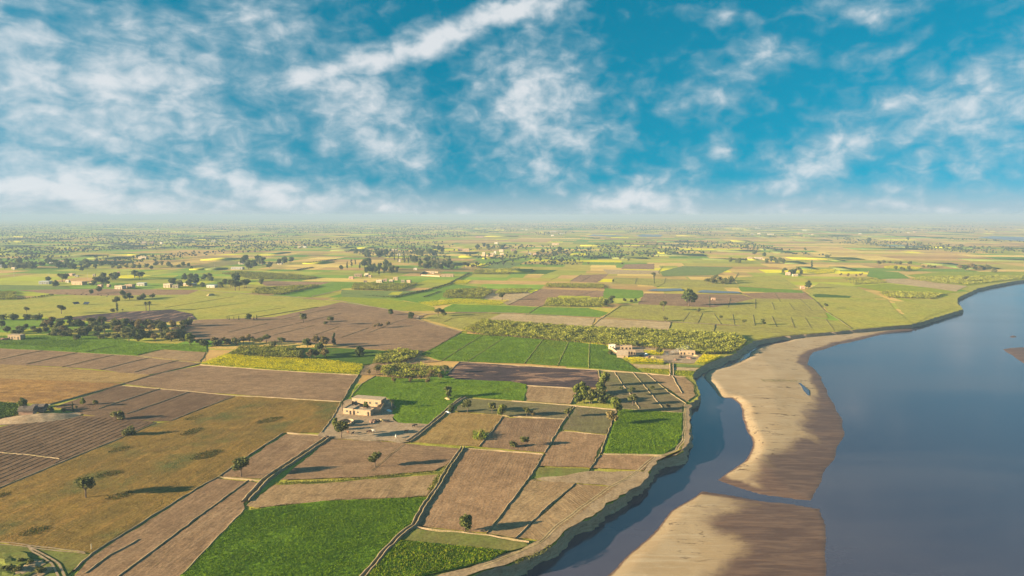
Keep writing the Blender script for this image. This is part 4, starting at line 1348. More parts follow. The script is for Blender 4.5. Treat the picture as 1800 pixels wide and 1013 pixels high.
track('dirt_track', 'pale dirt track running between the green plots and the ploughed land', [(350, 511), (420, 516), (500, 521.5), (600, 530), (683, 545), (750, 553), (820, 550), (900, 551), (1067, 560), (1200, 568), (1300, 573)], 3.4)
track('dirt_track', 'pale branch of the dirt track running down to the cane', [(750, 553), (735, 557), (733, 562), (760, 571), (811, 584)], 2.6)
track('dirt_track', 'thin pale path crossing the green plots by the hamlet', [(547, 522), (570, 517), (603, 510)], 2.6)
for dx in (0, 1):
    track('wheel_track', 'pale wheel rut along the edge of the stubble field', [(-30, 952 + dx * 5), (20, 957 + dx * 4), (52, 962 + dx * 3), (90, 965 + dx * 4), (150, 974 + dx * 2)], 0.5)['group'] = 'wheel ruts in the corner'
    track('wheel_track', 'pale wheel rut bending down at the corner', [(48, 962), (58 + dx * 10, 973), (75 + dx * 12, 983), (92 + dx * 13, 993), (99 + dx * 11, 1004), (101 + dx * 10, 1016), (100, 1040)], 0.6)['group'] = 'wheel ruts in the corner'
    track('wheel_track', 'wheel rut following the top of the river bank', [(1150 - dx * 4, 806 - dx), (1128 - dx * 5, 828), (1105 - dx * 5, 842), (1075 - dx * 6, 858), (1030 - dx * 6, 892), (985 - dx * 6, 925), (950 - dx * 5, 957), (910 - dx * 4, 975), (850, 998 - dx * 4)], 0.5, 'tan')['group'] = 'wheel ruts on the bank'
    track('footpath', 'worn path along the river bank beside the square green plot', [(1206 - dx * 3, 712), (1205 - dx * 3, 745), (1204 - dx * 4, 772), (1192 - dx * 4, 793), (1160, 806 - dx * 2)], 0.6, 'tan')['group'] = 'worn lines on the bank'


verge('ragged grass hanging over the near river bank', [(905, 991.5), (925, 983), (945, 975), (968, 960.5)], 2.6, 0.7, 5, (0.10, 0.105, 0.02), (0.19, 0.18, 0.045))
verge('thin dry grass along the bank by the square green plot', [(1206, 715), (1208, 745), (1207, 770), (1198, 792)], 1.2, 0.4, 4, (0.17, 0.14, 0.05), (0.27, 0.22, 0.08))
verge('dry grass tufts at the bank top beside the farmstead plots', [(1205, 665), (1216, 671), (1224, 688), (1222, 699)], 2.0, 0.6, 3, (0.17, 0.15, 0.05), (0.27, 0.23, 0.08))

for dx in (0, 3):
    track('wheel_track', 'thin wheel rut slanting across the ploughed plot with the sparse tree', [(650 + dx, 830), (680 + dx, 806), (708 + dx, 783)], 0.4, 'plough_pale')['group'] = 'ruts on the ploughed plot'

# standing water: flooded plots and ponds
def pond(label, pxs, z=0.62):
    poly = rough_line(wpoly(pxs), 6, 1.0, 0.05, True, 1.0)
    me = bpy.data.meshes.new('pond')
    me.from_pydata([(x, y, z) for x, y in poly], [], [tuple(range(len(poly)))])
    if me.polygons[0].normal.z < 0:
        me.flip_normals()
    return tag(link('pond', me, M_WATER if z < 0 else M_POND), label, kind='structure')


pond('thin sheet of standing water on the plot below the middle cane', [(1136, 512), (1150, 509), (1198, 508), (1202, 512), (1165, 513)], 0.9)
pond('standing water along the bank of the green strip', [(1222, 515), (1235, 511), (1298, 514), (1302, 517), (1240, 516)], 0.9)
pond('far pale pond among the trees', [(1032, 415), (1042, 412.5), (1100, 414.5), (1075, 416)])
pond('far blue pond beside the pink field', [(1118, 414.5), (1130, 412.5), (1165, 413), (1160, 416.5), (1125, 416.5)])
pond('far bend of the river beyond the fields', [(1717, 417.5), (1745, 415.5), (1800, 417), (1850, 419), (1850, 427), (1770, 422.5), (1740, 420)])
pond('thin pale pond in the far tan fields', [(1540, 432), (1560, 431), (1620, 433), (1660, 435), (1610, 436)])
pd_ = pond('narrow blue pool left on the sand bar', POOL, ZW + 0.66)

# ------------------------------------------------------------------ trees
def tube_pts(p0, p1, sag, n=4):
    p0, p1 = Vector(p0), Vector(p1)
    return [p0.lerp(p1, i / (n - 1)) + Vector((sag * math.sin(math.pi * i / (n - 1)), 0, 0)) for i in range(n)]


def leaf_cloud(centres, radii, count, size, squash=0.8, hollow=0.45, rng=None):
    """leaf clumps (bent quads) spread through lobes"""
    rng = rng or RNG
    V, Fq = [], []
    wsum = np.array(radii) ** 2
    wsum = wsum / wsum.sum()
    pick = rng.choice(len(centres), count, p=wsum)
    d = rng.normal(size=(count, 3))
    d /= np.linalg.norm(d, axis=1)[:, None]
    r = (hollow + (1 - hollow) * rng.random(count) ** 0.5)
    c = np.array(centres)[pick] + d * (np.array(radii)[pick] * r)[:, None] * np.array([1, 1, squash])
    nrm = d + rng.normal(size=(count, 3)) * 0.7
    nrm /= np.linalg.norm(nrm, axis=1)[:, None]
    a = np.cross(nrm, rng.normal(size=(count, 3)))
    a /= np.linalg.norm(a, axis=1)[:, None]
    b = np.cross(nrm, a)
    s = rng.uniform(size[0], size[1], count)[:, None]
    q = np.stack([c - a * s - b * s * 0.35, c + b * s * 0.9, c + a * s + b * s * 0.1, c - b * s * 0.8 + nrm * s * 0.3], 1)
    return q.reshape(-1, 3), np.arange(count * 4).reshape(-1, 4)


PROTO = {}


def tree_proto(kind, seed):
    """returns (trunk mesh, crown mesh, height) of one tree"""
    key = (kind, seed)
    if key in PROTO:
        return PROTO[key]
    rg = np.random.default_rng(seed * 31 + hash(kind) % 7 if False else seed * 31 + sum(map(ord, kind)))
    tm = MB()
    H_ = 7.0
    if kind in ('round', 'acacia', 'dry', 'lime'):
        bare = {'round': 0.09, 'acacia': 0.34, 'dry': 0.25, 'lime': 0.12}[kind]
        hb = H_ * bare
        lean = Vector((rg.uniform(-0.4, 0.4), rg.uniform(-0.4, 0.4), 0))
        tm.tube([(0, 0, -0.6), (0, 0, 0.3), tuple(lean * 0.5 + Vector((0, 0, hb))), tuple(lean + Vector((0, 0, H_ * 0.62)))], [0.30, 0.24, 0.18, 0.08], 7)
        cs, rs = [], []
        n = {'round': 12, 'acacia': 11, 'dry': 10, 'lime': 15}[kind]
        wide = {'round': 2.15, 'acacia': 2.35, 'dry': 2.1, 'lime': 2.0}[kind]
        for i in range(n):
            az = i * 2.4 + rg.uniform(-0.5, 0.5)
            f = rg.random()
            rr = wide * (0.25 + 0.62 * math.sqrt(rg.random())) * (1.0 if kind != 'lime' else 0.8)
            zc = hb + (H_ - hb) * (0.16 + 0.66 * f)
            if kind == 'acacia':
                zc = hb + (H_ - hb) * (0.30 + 0.50 * f)
            rr *= (1.15 - 0.55 * abs(f - 0.4))
            cs.append((lean.x + math.cos(az) * rr, lean.y + math.sin(az) * rr, zc))
            rs.append(rg.uniform(1.0, 1.6) * (1.0 if kind != 'round' else 1.1))
        cs.append((lean.x * 1.2, lean.y * 1.2, H_ - 1.15))
        rs.append(1.15)
        for c in cs[::2]:
            st = Vector((0, 0, hb * rg.uniform(0.8, 1.5))) + lean * 0.5
            tm.tube(tube_pts(st, Vector(c), 0.15), [0.12, 0.09, 0.06, 0.03], 5)
        cnt = {'round': 1000, 'acacia': 640, 'dry': 460, 'lime': 950}[kind]
        V, Fq = leaf_cloud(cs, rs, cnt, (0.26, 0.56), 0.78, 0.35, rg)
    elif kind == 'tall':
        H_ = 12.0
        tm.tube([(0, 0, -0.6), (0, 0, 3), (0.15, 0.1, 7), (0.2, 0.2, 10.8)], [0.26, 0.20, 0.13, 0.05], 7)
        cs, rs = [], []
        for i in range(11):
            z = 3.2 + i * 0.78
            rr = rg.uniform(0.3, 1.25) * (1.1 - 0.05 * i)
            az = rg.uniform(0, 6.28)
            cs.append((math.cos(az) * rr, math.sin(az) * rr, z))
            rs.append(rg.uniform(0.7, 1.2) * (1.15 - 0.04 * i))
            tm.tube(tube_pts((0.1, 0.1, z - 0.7), cs[-1], 0.1), [0.07, 0.05, 0.04, 0.02], 5)
        V, Fq = leaf_cloud(cs, rs, 620, (0.22, 0.46), 1.1, 0.3, rg)
    elif kind == 'poplar':
        H_ = 8.0
        tm.tube([(0, 0, -0.5), (0, 0, 2), (0, 0.05, 7.3)], [0.16, 0.12, 0.03], 6)
        cs = [(rg.uniform(-0.2, 0.2), rg.uniform(-0.2, 0.2), 1.4 + i * 0.75) for i in range(9)]
        rs = [0.75 - 0.05 * i + rg.uniform(-0.1, 0.1) for i in range(9)]
        V, Fq = leaf_cloud(cs, rs, 320, (0.2, 0.4), 1.3, 0.3, rg)
    elif kind == 'bush':
        H_ = 3.0
        cs, rs = [], []
        for i in range(8):
            az = rg.uniform(0, 6.28)
            rr = rg.uniform(0.2, 1.5)
            cs.append((math.cos(az) * rr, math.sin(az) * rr, rg.uniform(0.6, 1.9)))
            rs.append(rg.uniform(0.6, 1.0))
            tm.tube(tube_pts((0, 0, -0.4), cs[-1], 0.1), [0.07, 0.05, 0.04, 0.02], 5)
        V, Fq = leaf_cloud(cs, rs, 360, (0.16, 0.34), 0.9, 0.25, rg)
    elif kind == 'palm':
        H_ = 7.0
        tm.tube([(0, 0, -0.6), (0.05, 0, 1.5), (0.15, 0.05, 3.5), (0.2, 0.1, 5.6)], [0.26, 0.22, 0.20, 0.20], 8)
        V, Fq = [], []
        for i in range(26):
            az = i * 2.399
            el = R(70 - i * 4.2)
            pts_ = []
            for s in np.linspace(0, 1, 6):
                e = el - s * R(55)
                L = 2.3 * s
                pts_.append((math.cos(az) * L * math.cos(el - s * R(25)), math.sin(az) * L * math.cos(el - s * R(25)), 5.55 + L * math.sin(e)))
            side = np.array([-math.sin(az), math.cos(az), 0.0])
            for j in range(5):
                w0, w1 = 0.34 * (1 - j / 5.5), 0.34 * (1 - (j + 1) / 5.5)
                a, b = np.array(pts_[j]) + [0.2, 0.1, 0], np.array(pts_[j + 1]) + [0.2, 0.1, 0]
                for sg in (-1, 1):
                    k = len(V)
                    V += [a, b, b + side * w1 * sg - [0, 0, w1 * 0.5], a + side * w0 * sg - [0, 0, w0 * 0.5]]
                    Fq.append((k, k + 1, k + 2, k + 3))
        V, Fq = np.array(V), np.array(Fq)
    cm = fast_mesh('crown', V, Fq)
    cm.materials.append(M_LEAF[kind])
    tmesh = tm.mesh('trunk')
    tmesh.materials.append(M_BARK)
    PROTO[key] = (tmesh, cm, H_)
    return PROTO[key]


NAMES = {'round': 'broadleaf_tree', 'acacia': 'acacia_tree', 'dry': 'dry_tree', 'lime': 'young_tree', 'tall': 'tall_tree', 'poplar': 'poplar_tree', 'bush': 'bush', 'palm': 'palm_tree'}
CATS = {'bush': 'bush', 'palm': 'palm tree'}
NTREE = [0]


def tree(px, py, h, kind, label, group=None, z=0.25, wide=1.0):
    """h in metres"""
    t_, c_, H_ = tree_proto(kind, random.randint(0, 3 if kind in ('round', 'acacia', 'bush', 'tall') else 1))
    p = P(px, py)
    s = h / H_
    e = empty(NAMES[kind], (p.x, p.y, z), random.uniform(0, 6.28))
    k = wide * random.uniform(0.92, 1.1)
    e.scale = (s * k, s * k, s)
    link('trunk' if kind != 'bush' else 'stem', t_, None, e)
    link('crown' if kind != 'bush' else 'foliage', c_, None, e)
    tag(e, label, CATS.get(kind, 'tree'), group)
    NTREE[0] += 1
    return e


def hm(py, hp):
    """height in metres of something hp photograph pixels tall that stands at row py"""
    return hp * mpp(py) * 1.05


SOLO = [
    (817, 936, 31, 'round', 'bushy dark green tree on the lower edge of the big ploughed plot'),
    (424, 839, 33, 'acacia', 'thin-trunked tree on the ridge beside the long earth drain'),
    (151, 876, 36, 'acacia', 'pale olive tree alone on the wide stubble field'),
    (660, 823, 26, 'acacia', 'sparse grey-green tree in the middle of the ploughed plot'),
    (923, 786, 18, 'acacia', 'low spreading tree on the ploughed plot below the olive strip'),
    (903, 787, 12, 'bush', 'small bush next to the low spreading tree'),
    (1084, 728, 28, 'lime', 'upright yellow-green tree at the corner of the square green plot'),
    (1075, 748, 26, 'dry', 'rust-yellow tree on the ridge beside the square green plot'),
    (1062, 680, 24, 'lime', 'yellow-green tree at the end of the burnt plot'),
    (1112, 714, 20, 'acacia', 'rounded grey-green tree on the striped olive plots'),
    (1111, 697, 16, 'acacia', 'grey-green tree just behind the rounded one on the striped plots'),
    (1146, 686, 9, 'bush', 'lone bush on the middle olive strip'),
    (1092, 686, 7, 'bush', 'small bush on the first olive strip'),
    (1174, 720, 10, 'dry', 'small dry tree near the end of the olive strips'),
    (926, 733, 16, 'acacia', 'small crooked tree on the shaded olive strip'),
    (936, 733, 11, 'dry', 'little dry tree beside the crooked one'),
    (999, 735, 16, 'acacia', 'thin tree leaning over the ridge at the end of the shaded strip'),
    (822, 726, 22, 'acacia', 'round-headed tree at the top of the stubble plot'),
    (865, 727, 18, 'acacia', 'small tree between two others along the olive strip'),
    (882, 734, 22, 'lime', 'yellowish slim tree at the corner of the stubble plot'),
    (787, 700, 20, 'round', 'dense round tree at the edge of the green fodder field'),
    (794, 726, 14, 'round', 'small dark tree beside the drain below the green fodder'),
    (600, 771, 29, 'acacia', 'tall crooked tree at the foot of the farmyard'),
    (588, 752, 16, 'lime', 'yellow-green bushy tree at the corner of the farmyard'),
    (602, 724, 19, 'palm', 'dark palm against the corner of the brick farmhouse'),
    (644, 719, 12, 'lime', 'small tree growing inside the farmhouse courtyard'),
    (689, 719, 18, 'palm', 'ragged palm in the shade behind the farmhouse wall'),
    (606, 757, 12, 'bush', 'dark bush below the mud ring in the farmyard'),
    (632, 627, 18, 'round', 'round dark tree behind the end of the big mustard field'),
    (587, 611, 25, 'tall', 'tall dark tree standing clear at the end of the scrub clump'),
    (581, 572, 15, 'acacia', 'spreading tree on the ploughed land with a bush beside it'),
    (572, 571, 7, 'bush', 'bush touching the spreading tree on the ploughed land'),
    (533, 568, 16, 'acacia', 'lone lollipop-shaped tree on the ploughed land'),
    (686, 554, 11, 'round', 'small round tree near the bend of the dirt track'),
    (723, 561, 12, 'round', 'small round tree just below the dirt track bend'),
    (770, 556, 14, 'acacia', 'bushy tree standing at the fork of the dirt track'),
    (779, 556, 12, 'round', 'rounder tree of the pair at the dirt track fork'),
    (883, 528, 13, 'acacia', 'tree at the edge of the dry patch behind the mustard strip'),
    (1166, 547, 17, 'acacia', 'slender tree on the olive field above the tan plots'),
    (1170, 565, 9, 'bush', 'bush on the ridge of the tan plot'),
    (1211, 538, 30, 'round', 'big dark tree towering over the brown field'),
    (1267, 563, 8, 'acacia', 'tiny tree on the ridged olive plots nearest the big dark tree'),
    (1308, 571, 9, 'acacia', 'small tree in the middle of the ridged olive plots'),
    (1341, 572, 11, 'round', 'rounder small tree on the ridged olive plots'),
    (1451, 543, 9, 'acacia', 'small tree on the path edge beside the olive gold field'),
    (1228, 549, 8, 'bush', 'small bush under the big dark tree'),
    (1421, 507, 13, 'round', 'round tree shading the pink hut beside the path'),
    (1427, 473, 15, 'tall', 'tall tree behind the bright mustard plot'),
    (108, 552, 15, 'acacia', 'umbrella-shaped tree alone on the olive field'),
    (47, 550, 10, 'acacia', 'small umbrella tree at the edge of the scrub'),
    (206, 550, 17, 'tall', 'dark pointed tree by the burnt patch'),
    (198, 549, 8, 'bush', 'bush at the foot of the dark pointed tree'),
    (216, 550, 7, 'palm', 'tiny palm next to the dark pointed tree'),
    (204, 538, 14, 'acacia', 'thin tree rising behind the dark pointed one'),
    (257, 547, 17, 'palm', 'tall slim palm at the corner of the burnt patch'),
    (263, 546, 17, 'palm', 'second slim palm at the corner of the burnt patch'),
    (438, 563, 11, 'round', 'dense small tree in the row of saplings on the ridge'),
    (334, 607, 20, 'lime', 'bright yellow-green tree at the end of the scrub belt'),
    (210, 738, 20, 'bush', 'dark bush with an upright shoot on the bare plot'),
    (225, 766, 20, 'bush', 'dark bush at the tip of the furrowed plot'),
    (168, 715, 11, 'acacia', 'small tree farther from the thatched huts on the bare plot'),
    (145, 713, 12, 'lime', 'yellowish small tree on the bare plot above the huts'),
    (134, 718, 5, 'bush', 'tiny bush below the yellowish small tree'),
    (128, 725, 17, 'poplar', 'slim dark sapling standing beside the mound'),
    (42, 718, 18, 'round', 'dark tree pressed against the thatched hut'),
    (90, 724, 10, 'bush', 'bush behind the pale slab on the mound'),
    (112, 724, 8, 'bush', 'low bush at the end of the mound'),
    (1159, 625, 12, 'acacia', 'grey bare-looking tree in the farmstead yard'),
    (1073, 624, 9, 'bush', 'bush below the white hut of the farmstead'),
    (1119, 611, 12, 'round', 'dark tree behind the farmstead sheds'),
    (883, 459, 11, 'tall', 'thin tree with two tufts in the olive field below the far hamlet'),
    (853, 459, 11, 'tall', 'slender two-tiered tree beyond the hedge'),
    (988, 460, 8, 'round', 'round tree on the striped tan fields'),
    (1034, 467, 6, 'acacia', 'small tree on the striped tan fields past the round one'),
    (1090, 458, 6, 'acacia', 'first of the thin trees above the pink plot'),
    (1105, 461, 5, 'acacia', 'second of the thin trees above the pink plot'),
    (1094, 467, 5, 'acacia', 'third of the thin trees above the pink plot'),
    (1078, 496, 5, 'round', 'double-headed bush below the green strip'),
    (1528, 428, 10, 'round', 'wide dark tree on the far tan fields'),
    (1415, 441, 6, 'round', 'round tree beside the far tan strip'),
    (1595, 423, 6, 'round', 'round tree before the far village'),
    (1148, 487, 8, 'acacia', 'thin tree at the head of the dark gully'),
    (1697, 496, 10, 'acacia', 'tree on the low cane near the river bank'),
    (1748, 479, 9, 'bush', 'dark bush behind the low cane'),
    (1545, 468, 9, 'acacia', 'slender tree at the end of the mustard strip'),
    (1454, 458, 10, 'acacia', 'thin tree on the far tan plots'),
]
for (x, y, hp, k, lb) in SOLO:
    tree(x, y, hm(y, hp), k, lb)


def ordn(i):
    small = ['first', 'second', 'third', 'fourth', 'fifth', 'sixth', 'seventh', 'eighth', 'ninth', 'tenth', 'eleventh', 'twelfth', 'thirteenth', 'fourteenth', 'fifteenth', 'sixteenth', 'seventeenth', 'eighteenth', 'nineteenth', 'twentieth']
    tens = ['', '', 'twenty', 'thirty', 'forty', 'fifty', 'sixty']
    n_ = i + 1
    if n_ <= 20:
        return small[i]
    return tens[n_ // 10] + ('-' + small[n_ % 10 - 1] if n_ % 10 else '')


NOUN = {'round': 'dark round tree', 'acacia': 'spreading olive tree', 'dry': 'dry brown tree', 'lime': 'yellow-green tree', 'tall': 'tall grey-green tree', 'poplar': 'slim sapling', 'bush': 'bush', 'palm': 'palm'}


def grove(label, group, boxes, n, kinds, hpx, wide=1.0, jitter=0.25):
    """n trees spread over pixel boxes (x0, x1, y0, y1); each is told apart by its look and its place in the row"""
    ar = np.array([max(1, (b[1] - b[0])) * max(1, (b[3] - b[2])) for b in boxes], float)
    cnt = np.maximum(1, np.round(n * ar / ar.sum())).astype(int)
    spots = []
    for b, c in zip(boxes, cnt):
        for i in range(c):
            x = b[0] + (b[1] - b[0]) * ((i + 0.5 + random.uniform(-0.45, 0.45)) / c)
            y = random.uniform(b[2], b[3])
            spots.append((x, y, random.choice(kinds), hpx * random.uniform(1 - jitter, 1 + jitter)))
    place = re.search(r'\b(tree|shrub|bush|palm|sapling)\b(.*)', label).group(2)
    for k in sorted(set(q[2] for q in spots)):
        row = sorted(q for q in spots if q[2] == k)
        for i, (x, y, kd, hp) in enumerate(row):
            lb = ('only ' + NOUN[k] if len(row) == 1 else '%s %s from left' % (ordn(i), NOUN[k])) + place
            tree(x, y, hm(y, hp) * (0.95 if y < 520 else 1.0), k, lb, group, wide=min(wide, 1.12))


grove('tree in the grove beside the striped plots', 'grove beside the striped plots', [(1008, 1064, 693, 698), (1010, 1068, 706, 711)], 15, ['lime', 'acacia', 'bush', 'lime'], 18, 1.1)
grove('bush low in the scrub belt behind the green crop', 'scrub belt undergrowth', [(60, 330, 570, 576), (75, 325, 580, 586), (100, 330, 590, 598)], 44, ['bush'], 11, 1.12)
grove('tree in the scrub belt behind the green crop', 'scrub belt', [(70, 330, 572, 580), (85, 320, 584, 592), (210, 330, 592, 602)], 42, ['round', 'bush', 'acacia', 'bush', 'dry'], 15, 1.25)
grove('shrub in the scrub by the small brick house', 'scrub by the brick house', [(0, 75, 560, 566), (0, 70, 576, 588)], 12, ['bush', 'round', 'bush'], 11, 1.25)
grove('tree in the row above the big mustard field', 'dry trees above the mustard', [(345, 500, 602, 610)], 14, ['dry', 'dry', 'acacia', 'bush'], 13, 1.1)
grove('tree in the clump behind cane and mustard', 'clump behind the mustard', [(538, 580, 606, 613), (528, 575, 624, 632)], 9, ['round', 'dry', 'round'], 19, 1.05)
grove('sapling on the ridge of the ploughed land', 'saplings on the ridge', [(393, 456, 561, 564)], 8, ['poplar'], 7)
grove('dry bush on the bund across the ploughed land', 'dry bushes on the bund', [(655, 684, 575, 578)], 4, ['dry'], 8, 1.3)
grove('shrub along the top of the farmhouse field', 'shrubs above the farmhouse field', [(640, 690, 655, 666), (735, 790, 655, 670)], 9, ['dry', 'bush', 'acacia'], 12, 1.1)
grove('small dry tree scattered over the farmhouse green', 'dry trees on the fodder', [(668, 760, 672, 680)], 3, ['dry'], 12)
grove('dark tree beside the dirt lane by the cane stand', 'lane trees', [(1060, 1078, 531, 539)], 4, ['round', 'acacia'], 12)
grove('tree at the end of the lane by the cane stand', 'lane end trees', [(1098, 1120, 527, 532)], 3, ['bush', 'round'], 7)
grove('tree in the grove among the olive fields', 'tufty grove', [(1238, 1292, 494, 500)], 9, ['round', 'acacia', 'bush'], 10)
grove('tree shading the farmhouse by the bright mustard', 'farmhouse trees', [(1374, 1412, 478, 484)], 7, ['round', 'acacia'], 9)
grove('tree in the row beyond the green strip', 'dark row', [(1346, 1381, 460, 464)], 6, ['round'], 9)
grove('tree in the group beyond the pink plot', 'small dark group', [(1280, 1314, 459, 464)], 4, ['round'], 8)
grove('tree in the group by the straw stacks', 'ragged group', [(1306, 1343, 436, 443), (1320, 1345, 448, 453)], 7, ['tall', 'round'], 9)
grove('tree of the pair beyond the thin yellow strip', 'far pair', [(1229, 1248, 434, 438)], 4, ['round'], 7)
grove('tree in the dark copse near the far river bend', 'river copse', [(1680, 1740, 472, 478)], 9, ['round', 'bush', 'dry'], 9, 1.2)
grove('tree at the end of the far mustard strip', 'mustard end trees', [(1572, 1602, 474, 478)], 4, ['round'], 8)
grove('scrubby hedge bush by the far mustard', 'far hedge', [(1550, 1600, 462, 466), (1618, 1650, 468, 472)], 9, ['bush'], 6, 1.3)
grove('bush along the zigzag gully by the green plot', 'gully bushes', [(1476, 1520, 484, 488)], 6, ['bush', 'dry'], 5, 1.3)
grove('tree in the block before the mud houses', 'tree block by the mud houses', [(625, 690, 470, 475), (640, 700, 478, 486)], 17, ['round', 'round', 'tall'], 14, 0.95)
grove('tree in the wood behind the walled compound', 'wood behind the compound', [(738, 805, 470, 476), (745, 790, 462, 468)], 18, ['tall', 'round', 'round'], 12, 0.9)
grove('tree between the two hamlets', 'strip between hamlets', [(612, 625, 466, 474), (598, 618, 470, 476), (690, 735, 456, 464)], 11, ['tall', 'round'], 13)
grove('tree at the far end of the compound wood', 'end of the wood', [(815, 840, 470, 474)], 4, ['tall', 'acacia'], 11)
grove('tree around the back hamlet', 'back hamlet trees', [(625, 705, 446, 455), (720, 780, 440, 452)], 22, ['round', 'round', 'tall'], 10, 1.1)
grove('tree around the walled village', 'walled village trees', [(838, 905, 434, 442), (945, 985, 440, 450), (900, 945, 446, 450)], 18, ['round', 'tall'], 8, 1.2)
grove('tree sheltering the farm compound', 'compound trees', [(85, 120, 496, 505), (160, 205, 490, 503), (225, 260, 485, 492)], 14, ['round', 'round', 'acacia'], 13, 1.15)
grove('tree among the white sheds by the track', 'white shed trees', [(300, 360, 500, 508), (320, 380, 488, 497), (376, 400, 500, 508)], 13, ['round'], 12, 1.2)
grove('tree in the clumps where the track starts', 'track start trees', [(402, 440, 505, 512), (412, 430, 492, 496), (455, 470, 500, 505)], 8, ['round', 'acacia'], 14, 1.15)
grove('tree in the belt behind the roadside poles', 'belt behind the poles', [(0, 60, 462, 474), (40, 120, 464, 473), (110, 145, 470, 480), (145, 180, 464, 474)], 27, ['round', 'round', 'bush'], 11, 1.3)
grove('tree around the white farm on the low rise', 'white farm trees', [(425, 455, 462, 476), (460, 475, 463, 472), (485, 520, 461, 466)], 13, ['round'], 12, 1.1)
grove('hedge bush along the upper fields', 'upper hedge', [(190, 300, 466, 474), (300, 340, 468, 478)], 16, ['bush', 'bush', 'round'], 8, 1.4)
grove('shrub in front of the long farm compound', 'shrubs before the compound', [(200, 230, 520, 532), (235, 270, 523, 528), (155, 175, 512, 520)], 10, ['bush', 'round'], 10, 1.1)
grove('palm in the far row by the thin mustard strip', 'far palms', [(160, 215, 456, 460)], 6, ['palm'], 9)
print('trees', NTREE[0])

# far trees: woods and hedgerows that run together towards the horizon
far_n = 13000
yy = RNG.uniform(0, 1, far_n * 4)
dist = 1500 * (9000 / 1500) ** yy
xx = RNG.uniform(-0.85, 0.85, len(dist)) * dist
cl = np.array([noise.fractal(Vector((a / 520, b / 900, 3.3)), 0.9, 2.1, 4) for a, b in zip(xx, dist)])
leftness = np.clip(0.25 - xx / dist * 0.55, -0.25, 0.5)
ok = (cl * 1.7 + leftness * 0.55 + np.clip((dist - 2500) / 9000, 0, 0.35) > 0.28 + 0.25 * RNG.random(len(dist))) & inside(np.stack([xx, dist], 1), LAND)
xx, dist = xx[ok][:far_n], dist[ok][:far_n]
n = len(xx)
rad = RNG.uniform(1.3, 3.2, n) * (1 + dist / 9000)
hh2 = rad * RNG.uniform(1.3, 2.2, n)
K = 9
c = np.stack([xx, dist, np.zeros(n)], 1)
d = RNG.normal(size=(n, K, 3))
d /= np.linalg.norm(d, axis=2, keepdims=True)
cen_ = c[:, None, :] + d * np.stack([rad, rad, hh2 * 0.42], 1)[:, None, :] * 0.62 + np.stack([np.zeros(n), np.zeros(n), hh2 * 0.55], 1)[:, None, :]
nr = d + RNG.normal(size=d.shape) * 0.45
nr /= np.linalg.norm(nr, axis=2, keepdims=True)
a = np.cross(nr, RNG.normal(size=d.shape))
a /= np.linalg.norm(a, axis=2, keepdims=True)
b = np.cross(nr, a)
s = (rad[:, None, None] * RNG.uniform(0.5, 0.8, (n, K, 1)))
q = np.stack([cen_ - a * s - b * s * 0.3, cen_ + b * s, cen_ + a * s, cen_ - b * s * 0.8], 2).reshape(-1, 3)
tc2 = np.array([0.045, 0.062, 0.022]) * RNG.uniform(0.7, 1.6, (n, 1)) + np.array([0.03, 0.015, 0.0]) * RNG.random((n, 1))
fw = link('far_woods', fast_mesh('far_woods', q, np.arange(len(q)).reshape(-1, 4), np.repeat(tc2, K * 4, 0)), M_CROP)
tag(fw, 'distant woods and hedgerows running together towards the horizon', 'woods', kind='stuff')

# ------------------------------------------------------------------ buildings
M_WALL = {
    'brick': simple('mud_brick', (0.40, 0.285, 0.175), 0.18, 0.9, 0.95, 0.05, 0.05),
    'cream': simple('cream_plaster', (0.44, 0.35, 0.235), 0.14, 0.7, 0.9, 0.1, 0.03),
    'white': simple('whitewash', (0.50, 0.44, 0.35), 0.10, 0.7, 0.85, 0.15, 0.03),
    'pink': simple('pink_plaster', (0.46, 0.29, 0.20), 0.15, 0.7, 0.9, 0.1, 0.03),
    'grey': simple('grey_render', (0.34, 0.33, 0.31), 0.15, 0.7, 0.9, 0.1, 0.03),
}
M_ROOF = {'earth': simple('earth_roof', (0.42, 0.315, 0.21), 0.16, 0.5, 0.95, 0.05, 0.04), 'pale': simple('cement_roof', (0.50, 0.46, 0.40), 0.14, 0.5, 0.9, 0.1, 0.03), 'sheet': simple('metal_sheet_roof', (0.62, 0.63, 0.64), 0.10, 0.8, 0.45, 0.4)}
M_DARK = simple('dark_opening', (0.030, 0.024, 0.020), 0.2, 1.0, 0.9, 0.1)
M_WOOD = simple('weathered_wood', (0.13, 0.085, 0.055), 0.3, 2.5, 0.85, 0.15)
M_FRAME = simple('window_frame_paint', (0.30, 0.24, 0.17), 0.15, 2.0, 0.8, 0.2)
M_GLASS, _gt, _gb = new_mat('dusty_glass')
_gb.inputs['Base Color'].default_value = (0.05, 0.06, 0.065, 1)
_gb.inputs['Roughness'].default_value = 0.15
_gb.inputs['Specular IOR Level'].default_value = 0.5


